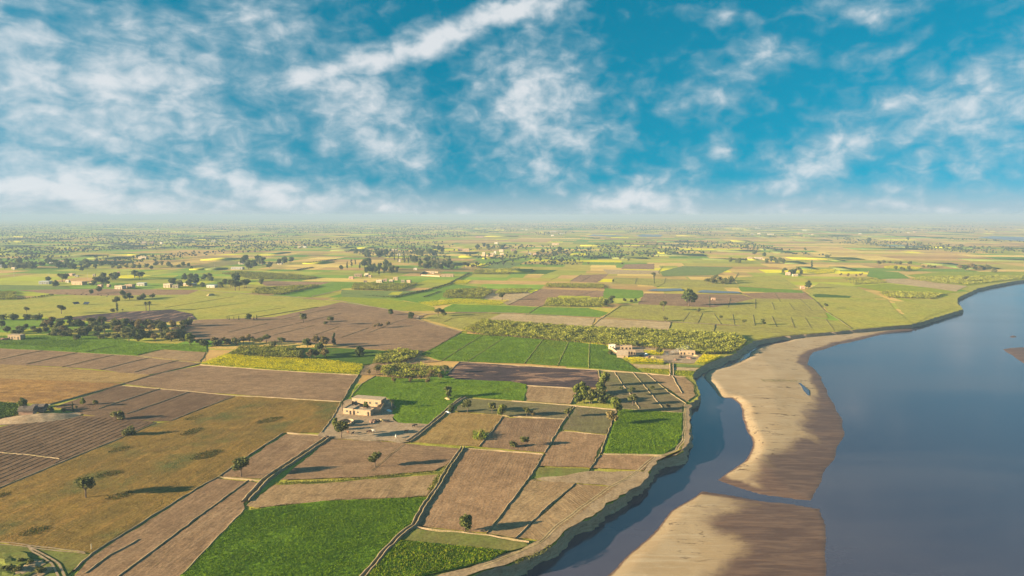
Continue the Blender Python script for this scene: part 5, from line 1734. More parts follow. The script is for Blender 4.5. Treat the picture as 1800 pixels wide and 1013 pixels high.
def openings(e, x0, x1, yf, zb, h, items):
    """doors and windows on the front wall (facing -y); items: (kind, fraction along, width)"""
    for it in items:
        kind, f, ww = it
        cx = x0 + (x1 - x0) * f
        if kind == 'window':
            z0, z1 = zb + h * 0.38, zb + h * 0.74
            wo_ = empty('window', (cx, yf, 0))
            wo_.parent = e
            fm_ = MB()
            t_ = 0.09
            fm_.box(-ww / 2, ww / 2, -0.07, 0.02, z0, z0 + t_).box(-ww / 2, ww / 2, -0.07, 0.02, z1 - t_, z1)
            fm_.box(-ww / 2, -ww / 2 + t_, -0.07, 0.02, z0 + t_, z1 - t_).box(ww / 2 - t_, ww / 2, -0.07, 0.02, z0 + t_, z1 - t_).box(-t_ / 3, t_ / 3, -0.06, 0.02, z0 + t_, z1 - t_)
            fm_.build('frame', M_FRAME, wo_)
            MB().box(-ww / 2 + t_, ww / 2 - t_, -0.035, 0.01, z0 + t_, z1 - t_).build('pane', M_GLASS, wo_)
            MB().box(-ww / 2 - 0.1, ww / 2 + 0.1, -0.16, 0.02, z0 - 0.1, z0 - 0.003).build('sill', M_FRAME, wo_)
        else:
            z1 = zb + h * 0.72
            do = empty('door', (cx, yf, 0))
            do.parent = e
            MB().box(-ww / 2 + 0.06, ww / 2 - 0.06, -0.03, 0.01, zb, z1 - 0.06).build('leaf' if kind == 'door' else 'doorway', M_WOOD if kind == 'door' else M_DARK, do)
            fm_ = MB()
            fm_.box(-ww / 2, -ww / 2 + 0.06, -0.07, 0.02, zb, z1).box(ww / 2 - 0.06, ww / 2, -0.07, 0.02, zb, z1).box(-ww / 2 + 0.06, ww / 2 - 0.06, -0.07, 0.02, z1 - 0.06, z1)
            if kind == 'arch':
                n_ = 8
                for j in range(n_):
                    a0, a1 = math.pi * j / n_, math.pi * (j + 1) / n_
                    r0, r1 = ww / 2 - 0.06, ww / 2
                    vs = [(math.cos(t) * r, y_, z1 + math.sin(t) * r * 0.8) for y_ in (-0.07, 0.02) for t, r in ((a0, r0), (a0, r1), (a1, r1), (a1, r0))]
                    fm_.add(vs, [(0, 1, 2, 3), (7, 6, 5, 4), (0, 4, 5, 1), (1, 5, 6, 2), (2, 6, 7, 3), (3, 7, 4, 0)])
                vs = [(0, -0.03, z1)] + [(math.cos(math.pi * j / n_) * (ww / 2 - 0.06), -0.03, z1 + math.sin(math.pi * j / n_) * (ww / 2 - 0.06) * 0.8) for j in range(n_ + 1)]
                MB().add(vs, [(0, j + 1, j + 2) for j in range(n_)]).build('arch_head', M_DARK, do)
            fm_.build('frame', M_FRAME, do)


def block(e, x0, x1, y0, y1, zb, h, wall, roof, parapet=0.35, over=0.0):
    """walls with a parapet and a roof slab sunk behind it"""
    t_ = 0.3
    m_ = MB()
    top = zb + h
    m_.box(x0, x1, y0, y0 + t_, zb - 1.0, top + parapet).box(x0, x1, y1 - t_, y1, zb - 1.0, top + parapet)
    m_.box(x0, x0 + t_, y0 + t_, y1 - t_, zb - 1.0, top + parapet).box(x1 - t_, x1, y0 + t_, y1 - t_, zb - 1.0, top + parapet)
    m_.build('wall', M_WALL[wall], e)
    r_ = MB()
    if over > 0:
        r_.box(x0 - over, x1 + over, y0 - over, y1 + over, top + parapet + 0.003, top + parapet + 0.22)
    else:
        r_.box(x0 + t_, x1 - t_, y0 + t_, y1 - t_, top - 0.15, top + 0.02)
    r_.build('roof', M_ROOF[roof], e)


HOUSES = {}


def house(px, py, wp, hp, wall, label, group=None, rot=None, roof='earth', dep=None, detail=True, name='house', over=0.0, cat='house', items=None):
    """a flat-roofed house whose front wall stands at pixel px, py"""
    s = mpp(py)
    W_ = max(2.4, wp * s)
    h = min(6.5, max(2.5, hp * s * 0.92))
    D_ = dep if dep else max(3.0, min(W_ * 0.6, 9.0))
    p = P(px, py)
    e = empty(name, (p.x, p.y, 0.2), R(GRID if rot is None else rot))
    block(e, -W_ / 2, W_ / 2, 0, D_, 0.0, h, wall, roof, 0.3, over)
    if detail:
        if items is None:
            if W_ > 9:
                items = [('window', 0.15, 1.0), ('door', 0.36, 1.1), ('window', 0.58, 1.0), ('doorway', 0.82, 1.1)]
            elif W_ > 5:
                items = [('doorway', 0.3, 1.0), ('window', 0.7, 1.0)]
            else:
                items = [('doorway', 0.45, 0.9)]
        openings(e, -W_ / 2, W_ / 2, 0, 0.0, h, items)
    tag(e, label, cat, group)
    return e


def hamlet(phrase, group, rows):
    """rows: px, py, width px, height px, wall, roof; labels count from one end"""
    rows = sorted(rows)
    WN = {'brick': 'tan mud-brick', 'cream': 'cream plastered', 'white': 'whitewashed', 'pink': 'pinkish plastered', 'grey': 'grey rendered'}
    for i, (x, y, a, b, wl, rf) in enumerate(rows):
        size = 'long' if a > 13 else ('small' if a < 6 else 'low')
        house(x, y, a, b, wl, '%s %s house, %s from left in %s' % (size, WN[wl], ordn(i), phrase), group, roof=rf, rot=GRID + random.uniform(-14, 14), over=0.35 if rf == 'sheet' else 0.0)


hamlet('the farm compound behind the cattle', 'farm compound', [(77, 500, 18, 5, 'grey', 'sheet'), (118, 497, 6, 4, 'white', 'pale'), (135, 501, 24, 6, 'brick', 'earth'), (160, 501, 9, 5, 'brick', 'earth'), (175, 506, 8, 5, 'pink', 'earth'), (190, 505, 6, 5, 'brick', 'earth'),
                                      (208, 508.5, 16, 6, 'cream', 'earth'), (226, 507, 14, 7, 'brick', 'earth'), (247, 503, 14, 5, 'white', 'sheet'), (293, 506, 14, 7, 'cream', 'pale')])
hamlet('the row of sheds by the dirt track', 'sheds by the track', [(308, 507, 10, 6, 'cream', 'pale'), (329, 503, 24, 4, 'brick', 'sheet'), (370, 506, 16, 4, 'white', 'sheet')])
hamlet('the huts above the compound', 'huts above the compound', [(122, 485, 12, 3.5, 'pink', 'earth'), (134, 487, 5, 3, 'white', 'pale'), (165, 486, 4, 4, 'cream', 'pale'), (181, 487, 6, 3, 'white', 'pale'), (202, 483, 5, 3, 'white', 'pale'), (208, 481, 4, 3, 'pink', 'earth')])
hamlet('the group beyond the tree belt', 'beyond the belt', [(5, 471, 10, 5, 'grey', 'sheet'), (23, 474, 7, 4, 'cream', 'pale'), (83, 462, 5, 3.5, 'white', 'pale'), (92, 465, 11, 3.5, 'white', 'pale'), (107, 462, 10, 3.5, 'pink', 'pale')])
hamlet('the white farm on the low rise', 'white farm', [(416, 474, 21, 4, 'grey', 'pale'), (424, 465, 11, 4, 'cream', 'pale'), (444, 467, 7, 5, 'white', 'pale'), (458, 465, 8, 6, 'cream', 'pale'), (473, 464, 8, 3, 'pink', 'pale'), (491, 465, 8, 4, 'white', 'pale')])
hamlet('the hamlet before the tree block', 'mud hamlet', [(617, 491, 8, 4.5, 'pink', 'earth'), (629, 487, 13, 5, 'brick', 'earth'), (644, 486, 8, 5, 'cream', 'earth'), (642, 497, 6, 3.5, 'brick', 'earth'), (666, 497, 11, 4.5, 'cream', 'earth'), (677, 495, 6, 4.5, 'pink', 'earth'),
                                  (687, 496, 7, 4, 'cream', 'earth'), (695, 493, 8, 5.5, 'brick', 'earth'), (708, 497, 6, 4.5, 'cream', 'earth'), (717, 497, 9, 4, 'brick', 'earth'), (650, 488, 5, 4, 'brick', 'earth')])
hamlet('the back hamlet among the trees', 'back hamlet', [(638, 444, 4, 3, 'white', 'pale'), (669, 443, 8, 3, 'pink', 'pale'), (692, 442, 11, 3, 'cream', 'pale'), (702, 461, 4, 4.5, 'cream', 'pale'), (726, 460, 4, 3, 'white', 'pale'), (701, 450, 5, 4, 'white', 'pale'), (730, 475, 6, 3.5, 'white', 'pale')])
hamlet('the walled village', 'walled village', [(809, 441, 8, 4, 'pink', 'pale'), (819, 442, 11, 6, 'brick', 'pale'), (850, 448, 5, 4.5, 'cream', 'pale'), (865, 449, 6, 5, 'cream', 'pale'), (870, 446, 4, 4, 'white', 'pale'), (882, 448, 7, 3, 'cream', 'pale'), (885, 438, 9, 3.5, 'pink', 'pale'),
                                       (881, 443, 8, 4, 'cream', 'pale'), (903, 442, 9, 6, 'pink', 'pale'), (931, 448, 5, 3, 'grey', 'pale'), (940, 449, 5, 3, 'pink', 'pale')])
hamlet('the far roofs behind the ponds', 'far roofs', [(842, 418, 12, 3, 'pink', 'pale'), (872, 429, 6, 2.5, 'white', 'pale'), (925, 405, 3, 3, 'white', 'pale'), (971, 415, 5, 2, 'white', 'pale'), (976, 431, 12, 3.5, 'brick', 'earth'), (988, 412, 7, 2.2, 'white', 'pale'), (974, 408, 12, 2, 'white', 'pale')])
hamlet('the far white village', 'far white village', [(1323, 413, 5, 2, 'white', 'pale'), (1334, 412, 5, 2, 'white', 'pale'), (1355, 413, 11, 2, 'cream', 'pale'), (1333, 402, 8, 1.6, 'white', 'pale'), (1415, 406, 7, 2.2, 'white', 'pale'), (1407, 412, 7, 2.2, 'pink', 'pale'),
                                            (1425, 414, 8, 2, 'cream', 'pale'), (1512, 412, 4, 1.6, 'white', 'pale'), (1597, 410, 3, 1.6, 'white', 'pale'), (1609, 409, 4, 2, 'pink', 'pale')])
hamlet('the row beyond the upper hedge', 'upper hedge houses', [(220, 427, 6, 2.5, 'cream', 'pale'), (253, 428, 8, 3, 'cream', 'pale'), (267, 428, 6, 3, 'pink', 'pale'), (283, 429, 5, 3, 'white', 'pale'), (313, 429, 7, 2.5, 'white', 'pale'), (340, 427, 5, 2.5, 'cream', 'pale'), (375, 426, 7, 3, 'white', 'pale')])
hamlet('the faint horizon cluster', 'faint cluster', [(208, 409, 4, 2, 'white', 'pale'), (222, 406, 4, 2, 'white', 'pale'), (232, 406, 4, 2, 'white', 'pale'), (236, 402, 3, 1.8, 'white', 'pale'), (277, 405, 4, 2, 'white', 'pale'), (476, 400, 3, 1.5, 'white', 'pale'), (560, 400, 5, 1.5, 'white', 'pale')])
house(250, 456, 15, 5, 'cream', 'pale flat-roofed house beside two dark trees on the upper fields', roof='earth')
house(526, 436, 6, 3, 'cream', 'small cream house by the green far plots', roof='pale')
house(535, 436, 7, 3, 'white', 'white house next to the small cream one by the green far plots', roof='pale')
house(1318, 456, 6, 4, 'brick', 'mud hut under a far tree beside the straw heaps')
house(1334, 456, 13, 3.5, 'cream', 'long pale farm building beside the straw heaps')
house(1385, 484, 8, 5, 'pink', 'pink farmhouse under the trees by the bright mustard', rot=-20)
house(1398, 486, 9, 3.5, 'cream', 'low wing of the farmhouse by the bright mustard')
house(1411, 508, 7, 4, 'pink', 'little pink hut in the shade of the round tree by the path')
house(1254, 528, 7, 3.5, 'pink', 'tiny pink hut alone on the brown field')
house(919, 404, 2.5, 5, 'white', 'slim white tower far beyond the village', roof='pale', detail=False, name='tower', cat='tower')
# walled compound on the pink earth
house(786, 487, 22, 4, 'brick', 'long mud-brick wing of the walled compound', dep=7, rot=-4)
house(760, 482, 6, 4.5, 'cream', 'white-topped room inside the walled compound', roof='pale')


def wall_line(pts_, h, name, label, wall='brick', th=0.3, z=0.2, parent=None):
    m_ = MB()
    for a, b in zip(pts_[:-1], pts_[1:]):
        a, b = Vector((a[0], a[1], 0)), Vector((b[0], b[1], 0))
        d = (b - a).normalized()
        n_ = Vector((-d.y, d.x, 0)) * th / 2
        k = max(1, int((b - a).length / 1.5))
        for i in range(k):
            p, q = a.lerp(b, i / k), a.lerp(b, (i + 1) / k)
            h0 = h * (1 + 0.06 * noise.noise(p * 0.5))
            h1 = h * (1 + 0.06 * noise.noise(q * 0.5))
            m_.add([p - n_ - Vector((0, 0, 1)), q - n_ - Vector((0, 0, 1)), q + n_ - Vector((0, 0, 1)), p + n_ - Vector((0, 0, 1)),
                    p - n_ + Vector((0, 0, h0)), q - n_ + Vector((0, 0, h1)), q + n_ + Vector((0, 0, h1)), p + n_ + Vector((0, 0, h0))],
                   [(0, 1, 5, 4), (1, 2, 6, 5), (2, 3, 7, 6), (3, 0, 4, 7), (4, 5, 6, 7)])
    o = m_.build(name, M_WALL[wall], parent)
    if parent is None:
        o.location.z = z
        tag(o, label, 'wall')
    return o


def wl(pxs):
    return [P(x, y) for x, y in pxs]


wall_line(wl([(738, 484), (745, 479), (770, 480)]), 2.2, 'boundary_wall', 'mud wall around the back of the walled compound')
wall_line(wl([(740, 485), (773, 487)]), 2.2, 'boundary_wall', 'front mud wall of the walled compound')
wall_line(wl([(846, 450), (866, 450.5), (880, 450)]), 1.9, 'boundary_wall', 'long tan wall along the front of the walled village', 'pink')

# ---- the brick farmhouse with its courtyard
YZ = FX['yard'][1]
A0, A1 = P(603.5, 729.0), P(651.0, 733.0)          # foot of the front wall
ax = (A1 - A0)
FW = ax.length
fh = empty('farmhouse', (A0.x, A0.y, YZ), math.atan2(ax.y, ax.x))
tag(fh, 'tan brick farmhouse with a courtyard and arched doorways', 'farmhouse')
# front range: deeper room at one end, shallow range beside it
block(fh, 0, FW * 0.36, 0, 8.5, 0, 3.0, 'brick', 'earth', 0.30)
block(fh, FW * 0.36 + 0.003, FW, 0.15, 5.2, 0, 2.75, 'brick', 'earth', 0.25)
openings(fh, 0, FW, 0, 0.0, 3.0, [('window', 0.14, 1.2), ('doorway', 0.265, 1.15)])
openings(fh, 0, FW, 0.15, 0.0, 2.75, [('arch', 0.40, 1.1), ('window', 0.54, 1.1), ('arch', 0.92, 1.1)])
RL = fh.matrix_basis.inverted()


def loc(px, py):
    q = RL @ Vector((*P(px, py)[:2], YZ))
    return q


b0, b1 = loc(618, 713.5), loc(671, 716.5)
by = (b0.y + b1.y) / 2
block(fh, b0.x, b1.x, by, by + 6.8, 0, 3.6, 'brick', 'earth', 0.28, 0.25)
openings(fh, b0.x, b1.x, by, 0.0, 3.6, [('window', 0.14, 1.3), ('doorway', 0.44, 1.2), ('window', 0.62, 1.2), ('window', 0.84, 1.5)])
wall_line([(0.15, 8.5), (b0.x - 0.2, by + 0.2)], 2.3, 'courtyard_wall', None, parent=fh)
cw = loc(680, 712)
wall_line([(b1.x, by + 4.5), (cw.x, by + 3.0), (FW + 3.0, 6.0), (FW, 5.0)], 2.2, 'courtyard_wall', None, parent=fh)
m_ = MB()
m_.box(b0.x + 0.3, FW + 2.4, 5.4, by - 0.05, -0.3, 0.06)
m_.build('courtyard_floor', M_ROOF['earth'], fh)
m_ = MB()
for x_, y_ in ((1.2, 7.2), (FW * 0.62, 3.6)):
    m_.box(x_, x_ + 2.2, y_, y_ + 1.0, 3.02, 3.55)
m_.build('roof_bed', M_WOOD, fh)

# ---- small things around the farmhouse
ring = []
rc = P(609.5, 744.5)
for k in range(22):
    a = R(-40 + k * 11.5)
    ring.append((rc.x + math.cos(a) * 3.6, rc.y + math.sin(a) * 3.6))
wall_line(ring, 1.1, 'mud_ring', 'broken ring of low mud wall in the farmyard', th=0.35, z=YZ)['category'] = 'mud wall'
tg = empty('feed_trough', P(611, 749) + Vector((0, 0, YZ)), R(-20))
m_ = MB()
m_.box(-1.7, 1.7, -1.1, -0.85, 0, 0.9).box(-1.7, 1.7, 0.85, 1.1, 0, 0.9).box(-1.7, -1.45, -0.85, 0.85, 0, 0.9).box(1.45, 1.7, -0.85, 0.85, 0, 0.9)
m_.build('trough_wall', M_WALL['brick'], tg)
MB().box(-1.45, 1.45, -0.85, 0.85, 0.02, 0.62).build('fodder', simple('dry_fodder', (0.36, 0.26, 0.13), 0.25, 3.0), tg)
tag(tg, 'tan mud feed trough beside the low mud ring', 'trough')


def heap(px, py, rx, ry, h, mat, name, label, cat, rough=0.35, z=None, seed=0):
    bm = bmesh.new()
    bmesh.ops.create_icosphere(bm, subdivisions=3, radius=1.0)
    for v in bm.verts:
        n_ = noise.noise(v.co * 2.2 + Vector((seed * 3.1, px, py))) * rough + noise.noise(v.co * 6 + Vector((seed, 0, px))) * rough * 0.5
        v.co = Vector((v.co.x * rx * (1 + n_), v.co.y * ry * (1 + n_), max(-0.15, v.co.z * h * (1 + n_))))
    me = bpy.data.meshes.new(name)
    bm.to_mesh(me)
    bm.free()
    p = P(px, py)
    o = link(name, me, mat, None, (p.x, p.y, z if z is not None else YZ), random.uniform(0, 3))
    return tag(o, label, cat)


M_STRAW = simple('straw', (0.40, 0.30, 0.14), 0.25, 2.5, 0.95, 0.05, 0.1)
M_RUB = simple('brick_rubble', (0.24, 0.145, 0.10), 0.45, 2.2, 0.95, 0.05, 0.2)
M_DUNG = simple('dark_dung', (0.085, 0.062, 0.045), 0.4, 1.8, 0.95, 0.05, 0.15)
M_TARP = simple('white_tarpaulin', (0.66, 0.67, 0.68), 0.10, 1.2, 0.6, 0.3, 0.05)
heap(656, 742.5, 3.0, 1.8, 0.9, M_RUB, 'rubble_heap', 'reddish brick rubble heap at the corner of the farmhouse', 'rubble', 0.5)
heap(664, 741.5, 2.2, 1.4, 0.7, M_DUNG, 'dung_heap', 'dark heap next to the brick rubble', 'heap', 0.5)
heap(671, 741, 1.6, 1.2, 0.9, M_STRAW, 'fodder_heap', 'pale fodder heap in the shade of the farmhouse', 'heap', 0.4)
heap(681, 743, 1.8, 1.1, 0.7, M_DUNG, 'dung_heap', 'dark heap near the edge of the green crop', 'heap', 0.4)
heap(684, 724, 2.3, 0.9, 0.8, M_TARP, 'covered_heap', 'white tarpaulin heap lying in the shadow behind the farmhouse', 'tarpaulin', 0.25)
heap(787, 703, 2.6, 1.2, 0.8, M_STRAW, 'straw_heap', 'straw heap under the dense round tree', 'straw', 0.35)
heap(787, 727, 1.8, 0.9, 0.8, M_TARP, 'covered_heap', 'small pale covered heap beside the drain', 'tarpaulin', 0.3)
heap(575, 771, 1.6, 1.2, 0.8, M_DUNG, 'dung_heap', 'dark heap at the head of the long earth drain', 'heap', 0.4)
heap(370, 519.5, 7, 4, 2.4, M_STRAW, 'straw_stack', 'low straw stack on the olive field by the dirt track', 'straw', 0.25, 0.2)
for k, (x, y) in enumerate(((1322, 456.5), (1345, 457))):
    heap(x, y, 6, 4, 3.0, M_STRAW, 'straw_stack', ['big straw stack left of the far farm building', 'big straw stack right of the far farm building'][k], 'straw', 0.25, 0.2, k)

# ---- animals
def skin_mesh(name, pts_, edges_, radii, levels=1):
    me = bpy.data.meshes.new(name)
    me.from_pydata(pts_, edges_, [])
    o = bpy.data.objects.new(name, me)
    COL.objects.link(o)
    sk = o.modifiers.new('skin', 'SKIN')
    for i, r in enumerate(radii):
        me.skin_vertices[0].data[i].radius = (r, r) if not isinstance(r, tuple) else r
    me.skin_vertices[0].data[0].use_root = True
    su = o.modifiers.new('sub', 'SUBSURF')
    su.levels = su.render_levels = levels
    dg = bpy.context.evaluated_depsgraph_get()
    out = bpy.data.meshes.new_from_object(o.evaluated_get(dg))
    bpy.data.objects.remove(o)
    out.name = name
    return out


# a cow facing +x: trunk, neck and head, jointed legs, tail
cp = [(0, 0, 1.05), (0.45, 0, 1.08), (0.72, 0, 1.15), (0.98, 0, 1.32), (1.15, 0, 1.36), (1.38, 0, 1.18), (-0.45, 0, 1.08), (-0.78, 0, 1.16), (-0.90, 0, 1.05), (-0.97, 0, 0.60)]
ce = [(0, 1), (1, 2), (2, 3), (3, 4), (4, 5), (0, 6), (6, 7), (7, 8), (8, 9)]
cr = [(0.33, 0.38), (0.31, 0.37), (0.25, 0.27), (0.15, 0.17), (0.14, 0.15), (0.085, 0.085), (0.32, 0.36), (0.22, 0.24), (0.05, 0.05), (0.03, 0.03)]
for sy in (-1, 1):
    b_ = len(cp)
    cp += [(0.58, sy * 0.17, 0.80), (0.60, sy * 0.17, 0.42), (0.57, sy * 0.17, 0.04)]
    ce += [(1, b_), (b_, b_ + 1), (b_ + 1, b_ + 2)]
    cr += [(0.13, 0.13), (0.07, 0.07), (0.06, 0.06)]
    b_ = len(cp)
    cp += [(-0.55, sy * 0.18, 0.78), (-0.72, sy * 0.18, 0.45), (-0.66, sy * 0.18, 0.04)]
    ce += [(6, b_), (b_, b_ + 1), (b_ + 1, b_ + 2)]
    cr += [(0.16, 0.16), (0.07, 0.07), (0.06, 0.06)]
    b_ = len(cp)
    cp += [(1.10, sy * 0.20, 1.46)]
    ce += [(4, b_)]
    cr += [(0.04, 0.04)]
COW = skin_mesh('cow', cp, ce, cr, 1)
HIDE = {'black': simple('hide_black', (0.025, 0.020, 0.018), 0.3, 2.0, 0.7, 0.2), 'brown': simple('hide_brown', (0.16, 0.075, 0.035), 0.3, 2.0, 0.75, 0.2), 'white': simple('hide_white', (0.62, 0.56, 0.48), 0.15, 2.0, 0.75, 0.2)}
horn = MB()
for sy in (-1, 1):
    horn.tube([(1.12, sy * 0.08, 1.45), (1.12, sy * 0.20, 1.58), (1.16, sy * 0.17, 1.72)], [0.035, 0.028, 0.008], 5)
HORN = horn.mesh('horns')
HORN.materials.append(simple('horn', (0.22, 0.19, 0.15)))
COWS = [(647, 763, 'black', 25, 'black buffalo nearest the centre of the farmyard'), (651, 763, 'brown', 200, 'brown cow close behind the black buffalo'), (657, 761.5, 'white', 170, 'pale cow facing away in the middle of the farmyard'),
        (620, 766, 'black', 60, 'black buffalo beside the tall crooked tree'), (696, 771.5, 'white', 100, 'white calf at the lower edge of the farmyard'), (714, 762, 'brown', 15, 'brown cow by the drain at the far end of the farmyard'),
        (727, 753, 'black', 0, 'black buffalo at the tip of the green crop'), (731, 751.5, 'black', 190, 'second black buffalo at the tip of the green crop'), (612, 764, 'brown', 140, 'brown cow near the trunk of the crooked tree')]


def cow(px, py, hide, rz, label, group, s=1.0, z=YZ, cat='cow'):
    p = P(px, py)
    e = empty('cow', (p.x, p.y, z), R(rz), s)
    me = COW.copy()
    me.materials.clear()
    me.materials.append(HIDE[hide])
    for pl in me.polygons:
        pl.use_smooth = True
    link('body', me, None, e)
    link('horns', HORN, None, e)
    tag(e, label, cat, group)


for (x, y, hd, rz, lb) in COWS:
    cow(x, y, hd, rz, lb, 'cattle in the farmyard')
for i_, (x, y) in enumerate(((117, 518.5), (132, 519), (143, 519.5), (146, 517), (152, 520), (160, 518), (172, 519), (178, 521), (188, 522.5), (190, 520))):
    cow(x, y, 'black' if random.random() < 0.7 else 'brown', random.uniform(0, 360), '%s grazing animal from left in the herd on the brown strip' % ordn(i_), 'herd on the brown strip', 1.15, 0.15)

# ---- small brick house and huts at the edge of the scrub
house(25, 598, 24, 8.5, 'brick', 'small tan brick house with dark doorways beside the scrub', rot=-6, dep=5.5, over=0.3, items=[('doorway', 0.12, 1.1), ('doorway', 0.34, 1.1), ('window', 0.55, 1.0), ('doorway', 0.82, 1.2)])
heap(6, 598, 4.5, 2.5, 1.8, M_RUB, 'rubble_heap', 'brown heap of brick and wood beside the small tan house', 'rubble', 0.5, 0.2)

# mound with two thatched huts
M_THATCH = simple('grey_thatch', (0.15, 0.12, 0.10), 0.3, 2.5, 0.95, 0.05, 0.15)
bm = bmesh.new()
bmesh.ops.create_grid(bm, x_segments=46, y_segments=22, size=1.0)
for v in bm.verts:
    r = math.hypot(v.co.x, v.co.y * 1.0)
    hgt = 2.0 * max(0.0, 1 - r ** 2.2) + 0.35 * noise.noise(Vector((v.co.x * 5, v.co.y * 3, 0))) * max(0, 1 - r)
    v.co = Vector((v.co.x * 21, v.co.y * 8.5, max(-0.1, hgt)))
me = bpy.data.meshes.new('earth_mound')
bm.to_mesh(me)
bm.free()
for pl in me.polygons:
    pl.use_smooth = True
mo = P(63, 737)
tag(link('earth_mound', me, soil('dust', 0), None, (mo.x, mo.y, 0.3), R(14)), 'low bare earth mound carrying the thatched huts', kind='structure')


def hut(px, py, L, D_, h, rz, label, z):
    p = P(px, py)
    e = empty('thatched_hut', (p.x, p.y, z), R(rz))
    MB().box(-L / 2, L / 2, -D_ / 2, D_ / 2, -0.8, h * 0.45).build('wall', M_WALL['pink'], e)
    m_ = MB()
    n_ = 10
    ends = [-L / 2 - 0.4, -L / 4, 0, L / 4, L / 2 + 0.4]
    for i, x in enumerate(ends):
        sag = 1 + 0.05 * math.sin(i * 2.1)
        for j in range(n_ + 1):
            a = math.pi * j / n_
            m_.v.append((x, math.cos(a) * (D_ / 2 + 0.5), h * 0.36 + math.sin(a) * h * 0.64 * sag))
    for i in range(len(ends) - 1):
        for j in range(n_):
            a = i * (n_ + 1) + j
            m_.f.append((a, a + n_ + 1, a + n_ + 2, a + 1))
    m_.f.append(tuple(range(n_ + 1)))
    m_.f.append(tuple(range((len(ends) - 1) * (n_ + 1) + n_, (len(ends) - 1) * (n_ + 1) - 1, -1)))
    m_.build('thatch_roof', M_THATCH, e)
    MB().box(-L / 2 - 0.46, -L / 2 - 0.40, -0.5, 0.5, 0, h * 0.62).build('doorway', M_DARK, e)
    tag(e, label, 'hut')


hut(50, 730, 7.2, 5.0, 3.6, 8, 'round-backed thatched hut beside the dark tree on the mound', 1.6)
hut(70, 725, 6.2, 4.6, 3.4, 8, 'second thatched hut, grey backed, next to the pale slab', 1.4)
sl = empty('slab_roof_shelter', P(82, 720) + Vector((0, 0, 0.6)), R(6))
MB().box(-1.7, 1.7, -1.2, 1.2, 1.9, 2.05).build('roof', M_ROOF['pale'], sl)
for sx_ in (-1.5, 1.5):
    for sy_ in (-1.0, 1.0):
        MB().tube([(sx_, sy_, -0.4), (sx_, sy_, 1.9)], [0.07, 0.06], 6).build('post', M_WOOD, sl)
tag(sl, 'pale slab roof on posts behind the thatched huts', 'shelter')
crop('green_crop', 'tall leafy green crop behind the dark tree by the huts', 'crop', wpoly([(-30, 716), (0, 710), (28, 712), (40, 722), (20, 735), (-30, 745)]), 0.3,
     [leafy(4, 2.0, (0.05, 0.10, 0.015), (0.13, 0.18, 0.03), 8000, (0.3, 0.6))])

# ---- the small farmstead by the river
house(1075.5, 614, 12, 7.5, 'white', 'small white hut at the end of the sugar cane', roof='pale', rot=-20)
house(1101, 615, 20, 4.5, 'brick', 'low ruined shed with open bays behind the front farm building', rot=-6, items=[('doorway', 0.15, 1.6), ('doorway', 0.5, 1.6), ('doorway', 0.82, 1.6)])
wall_line(wl([(1072, 613), (1078, 617), (1086, 623)]), 1.6, 'boundary_wall', 'tan wall slanting down from the small white hut')
sf = empty('lean_to_barn', P(1094, 630) + Vector((0, 0, 0.2)), R(-9))
m_ = MB()
m_.add([(-4.2, 0, -0.6), (4.2, 0, -0.6), (4.2, 6.5, -0.6), (-4.2, 6.5, -0.6), (-4.2, 0, 2.4), (4.2, 0, 2.4), (4.2, 6.5, 4.6), (-4.2, 6.5, 4.6)], [(0, 1, 5, 4), (1, 2, 6, 5), (2, 3, 7, 6), (3, 0, 4, 7)])
m_.build('wall', M_WALL['brick'], sf)
MB().add([(-4.6, -0.5, 2.28), (4.6, -0.5, 2.28), (4.6, 6.9, 4.80), (-4.6, 6.9, 4.80), (-4.6, -0.5, 2.48), (4.6, -0.5, 2.48), (4.6, 6.9, 5.0), (-4.6, 6.9, 5.0)],
         [(0, 3, 2, 1), (4, 5, 6, 7), (0, 1, 5, 4), (1, 2, 6, 5), (2, 3, 7, 6), (3, 0, 4, 7)]).build('roof', M_ROOF['earth'], sf)
openings(sf, -4.2, 4.2, 0, 0, 2.3, [('doorway', 0.7, 1.1)])
tag(sf, 'barn with a broad sloping tan roof at the farmstead', 'barn')
house(1109.5, 624.5, 15, 7, 'brick', 'brick farm building with dark arches beside the sloping barn roof', rot=-4, dep=5, items=[('arch', 0.25, 1.6), ('arch', 0.55, 1.6), ('doorway', 0.85, 1.2)])
house(1208, 624.5, 27, 6.5, 'brick', 'long brick house with dark doorways near the cut bank', rot=-10, dep=5, items=[('doorway', 0.12, 1.3), ('doorway', 0.32, 1.4), ('window', 0.6, 1.1), ('doorway', 0.84, 1.4)])
for k, (x, y, rx, mt, lb) in enumerate(((1128, 627, 3, M_DUNG, 'dark heap in front of the arched farm building'), (1140, 629, 2.6, M_RUB, 'reddish heap in the middle of the farmstead yard'), (1149, 630, 2.2, M_STRAW, 'straw-coloured heap beside the smoke'),
                                        (1196, 629, 2.6, M_DUNG, 'dark heap in front of the long brick house'), (1212, 631, 3.2, M_RUB, 'reddish heap by the corner of the long brick house'), (1224, 627, 2.4, M_STRAW, 'straw heap at the end of the long brick house'),
                                        (1188, 634, 2.4, M_RUB, 'low heap beside the farmstead drain'), (1136, 624.5, 2.4, M_TARP, 'pale covered heap behind the farmstead yard'))):
    heap(x, y, rx, rx * 0.6, 1.0, mt, 'yard_heap', lb, 'heap', 0.45, FX['yard2'][1], k)

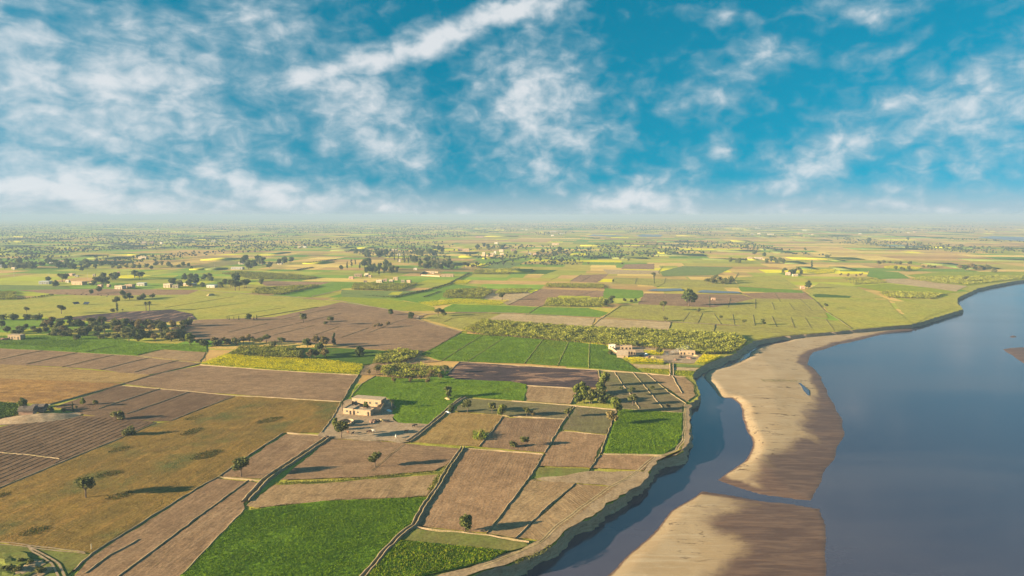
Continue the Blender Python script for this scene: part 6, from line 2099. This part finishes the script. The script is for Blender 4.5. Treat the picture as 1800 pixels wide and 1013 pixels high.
# ---- solar pump panels on the olive field
def solar(px, py, label, rz):
    e = empty('solar_array', P(px, py) + Vector((0, 0, 0.15)), R(rz))
    mp_, tp = simple('solar_cells', (0.030, 0.036, 0.050), 0.2, 1.0, 0.25, 0.5), simple('galvanised_steel', (0.45, 0.46, 0.47), 0.1, 1.0, 0.5, 0.4)
    for i in range(3):
        x = -2.6 + i * 2.6
        MB().add([(x - 1.25, -1.6, 0.9), (x + 1.25, -1.6, 0.9), (x + 1.25, 1.6, 3.3), (x - 1.25, 1.6, 3.3), (x - 1.25, -1.65, 0.97), (x + 1.25, -1.65, 0.97), (x + 1.25, 1.55, 3.37), (x - 1.25, 1.55, 3.37)],
                 [(0, 3, 2, 1), (4, 5, 6, 7), (0, 1, 5, 4), (1, 2, 6, 5), (2, 3, 7, 6), (3, 0, 4, 7)]).build('panel', mp_, e)
        MB().tube([(x, 0, -0.4), (x, 0, 2.0)], [0.08, 0.08], 6).build('post', tp, e)
    tag(e, label, 'solar panels')


solar(134, 536, 'tilted solar panels turned sideways on the olive field', 70)
solar(152, 536, 'dark blue-grey tilted solar panels facing out on the olive field', -10)

# ---- poles
def pole(px, py, hp, label, mat=None, arm=True, group='roadside poles'):
    h = hm(py, hp)
    e = empty('utility_pole', P(px, py), R(GRID))
    mt = mat or simple('concrete_pole', (0.48, 0.44, 0.36), 0.12, 1.0)
    MB().tube([(0, 0, -0.5), (0, 0, h * 0.5), (0, 0, h)], [0.22, 0.18, 0.14], 7).build('shaft', mt, e)
    if arm:
        MB().box(-1.1, 1.1, -0.08, 0.08, h - 0.75, h - 0.58).build('crossarm', M_WOOD, e)
        for x in (-1.0, 0.45, 1.0):
            MB().tube([(x, 0, h - 0.577), (x, 0, h - 0.3)], [0.06, 0.04], 6).build('insulator', mt, e)
    tag(e, label, 'pole', group)


for (x, y, h_, lb) in ((25, 487, 16, 'utility pole closest to the left edge of the scene'), (86.5, 489, 10, 'utility pole in front of the pink hut'), (154.5, 492, 12, 'utility pole behind the long farm compound'), (225, 488, 7, 'short utility pole beside the yellow plot'),
                       (168, 459, 11, 'thin pole by the far palms'), (94, 455, 6, 'far short pole above the white huts'), (377, 474, 8, 'pole standing left of the white farm')):
    pole(x, y, h_, lb)
pole(362, 637, 19, 'lone dark wooden pole at the tip of the big mustard field', M_WOOD, False)
pole(161, 967, 11, 'short pale wooden stake on the corner of the stubble field', simple('pale_stake', (0.55, 0.45, 0.30)), False, None)

# rough ground in the corner: low mounds and scrub
for k, (x, y, rx, h_) in enumerate(((20, 988, 8, 0.8), (48, 1002, 6, 0.6), (4, 1008, 8, 0.9), (74, 1008, 3.5, 0.4), (30, 1024, 7, 0.7))):
    heap(x, y, rx, rx * 0.6, h_, soil('grass', 20) if k % 2 == 0 else soil('sandy', 20), 'earth_mound', None, None, 0.5, 0.3, k)['kind'] = 'structure'
grove('bush among the mounds in the lower corner', 'corner scrub', [(5, 80, 985, 1012)], 7, ['bush'], 11, 1.2)

# ------------------------------------------------------------------ smoke and haze
def volume_box(name, lo, hi, dens, col, kind_label, absorb=None, shape=False, aniso=0.0):
    m = bpy.data.materials.new(name)
    m.use_nodes = True
    t = NT(m.node_tree)
    m.node_tree.nodes.remove(m.node_tree.nodes['Principled BSDF'])
    pv = t.n('ShaderNodeVolumePrincipled')
    pv.inputs['Color'].default_value = (*col, 1)
    pv.inputs['Density'].default_value = dens
    pv.inputs['Anisotropy'].default_value = aniso
    t.link(pv.outputs[0], m.node_tree.nodes['Material Output'].inputs[1])
    if shape:
        gc = t.n('ShaderNodeTexCoord').outputs['Generated']
        c = t.vmath('SUBTRACT', gc, (0.5, 0.5, 0.5))
        sx_ = t.n('ShaderNodeSeparateXYZ')
        t.link(gc, sx_.inputs[0])
        cy_ = t.math('ABSOLUTE', t.math('SUBTRACT', sx_.outputs[1], 0.5))
        cz_ = t.math('ABSOLUTE', t.math('SUBTRACT', sx_.outputs[2], t.math('MULTIPLY_ADD', t.math('POWER', sx_.outputs[0], 0.7), 0.62, 0.08)))
        rr = t.math('SQRT', t.math('ADD', t.math('MULTIPLY', cy_, cy_), t.math('MULTIPLY', t.math('MULTIPLY', cz_, cz_), 1.6)))
        wd_ = t.math('MULTIPLY_ADD', sx_.outputs[0], 0.26, 0.10)
        core = t.ramp(t.math('DIVIDE', rr, wd_), 1.0, 0.2)
        nz = t.noise(t.n('ShaderNodeTexCoord').outputs['Object'], 0.28, 4.0, 0.6)
        ends = t.math('MULTIPLY', t.ramp(sx_.outputs[0], 0.0, 0.06), t.ramp(sx_.outputs[0], 1.0, 0.55))
        t.link(t.math('MULTIPLY', t.math('MULTIPLY', t.math('MULTIPLY', core, t.ramp(nz, 0.42, 0.72)), ends), dens), pv.inputs['Density'])
    mb = MB().box(lo[0], hi[0], lo[1], hi[1], lo[2], hi[2])
    o = mb.build(name, m)
    return tag(o, kind_label[0], kind_label[1], kind='stuff')


sp_ = P(1158, 633)
so = volume_box('smoke', (0, -6, 0), (34, 6, 13), 0.16, (0.86, 0.88, 0.92), ('thin white smoke drifting across the farmstead yard', 'smoke'), shape=True)
so.location = (sp_.x, sp_.y, 0.6)
so.rotation_euler = (0, 0, R(20))
HAZE_DENS = 0.00017
volume_box('haze', (-14100, -700, -7), (22100, 22100, 126), HAZE_DENS, (0.27, 0.375, 0.55), ('pale blue haze thickening towards the horizon', 'haze'))
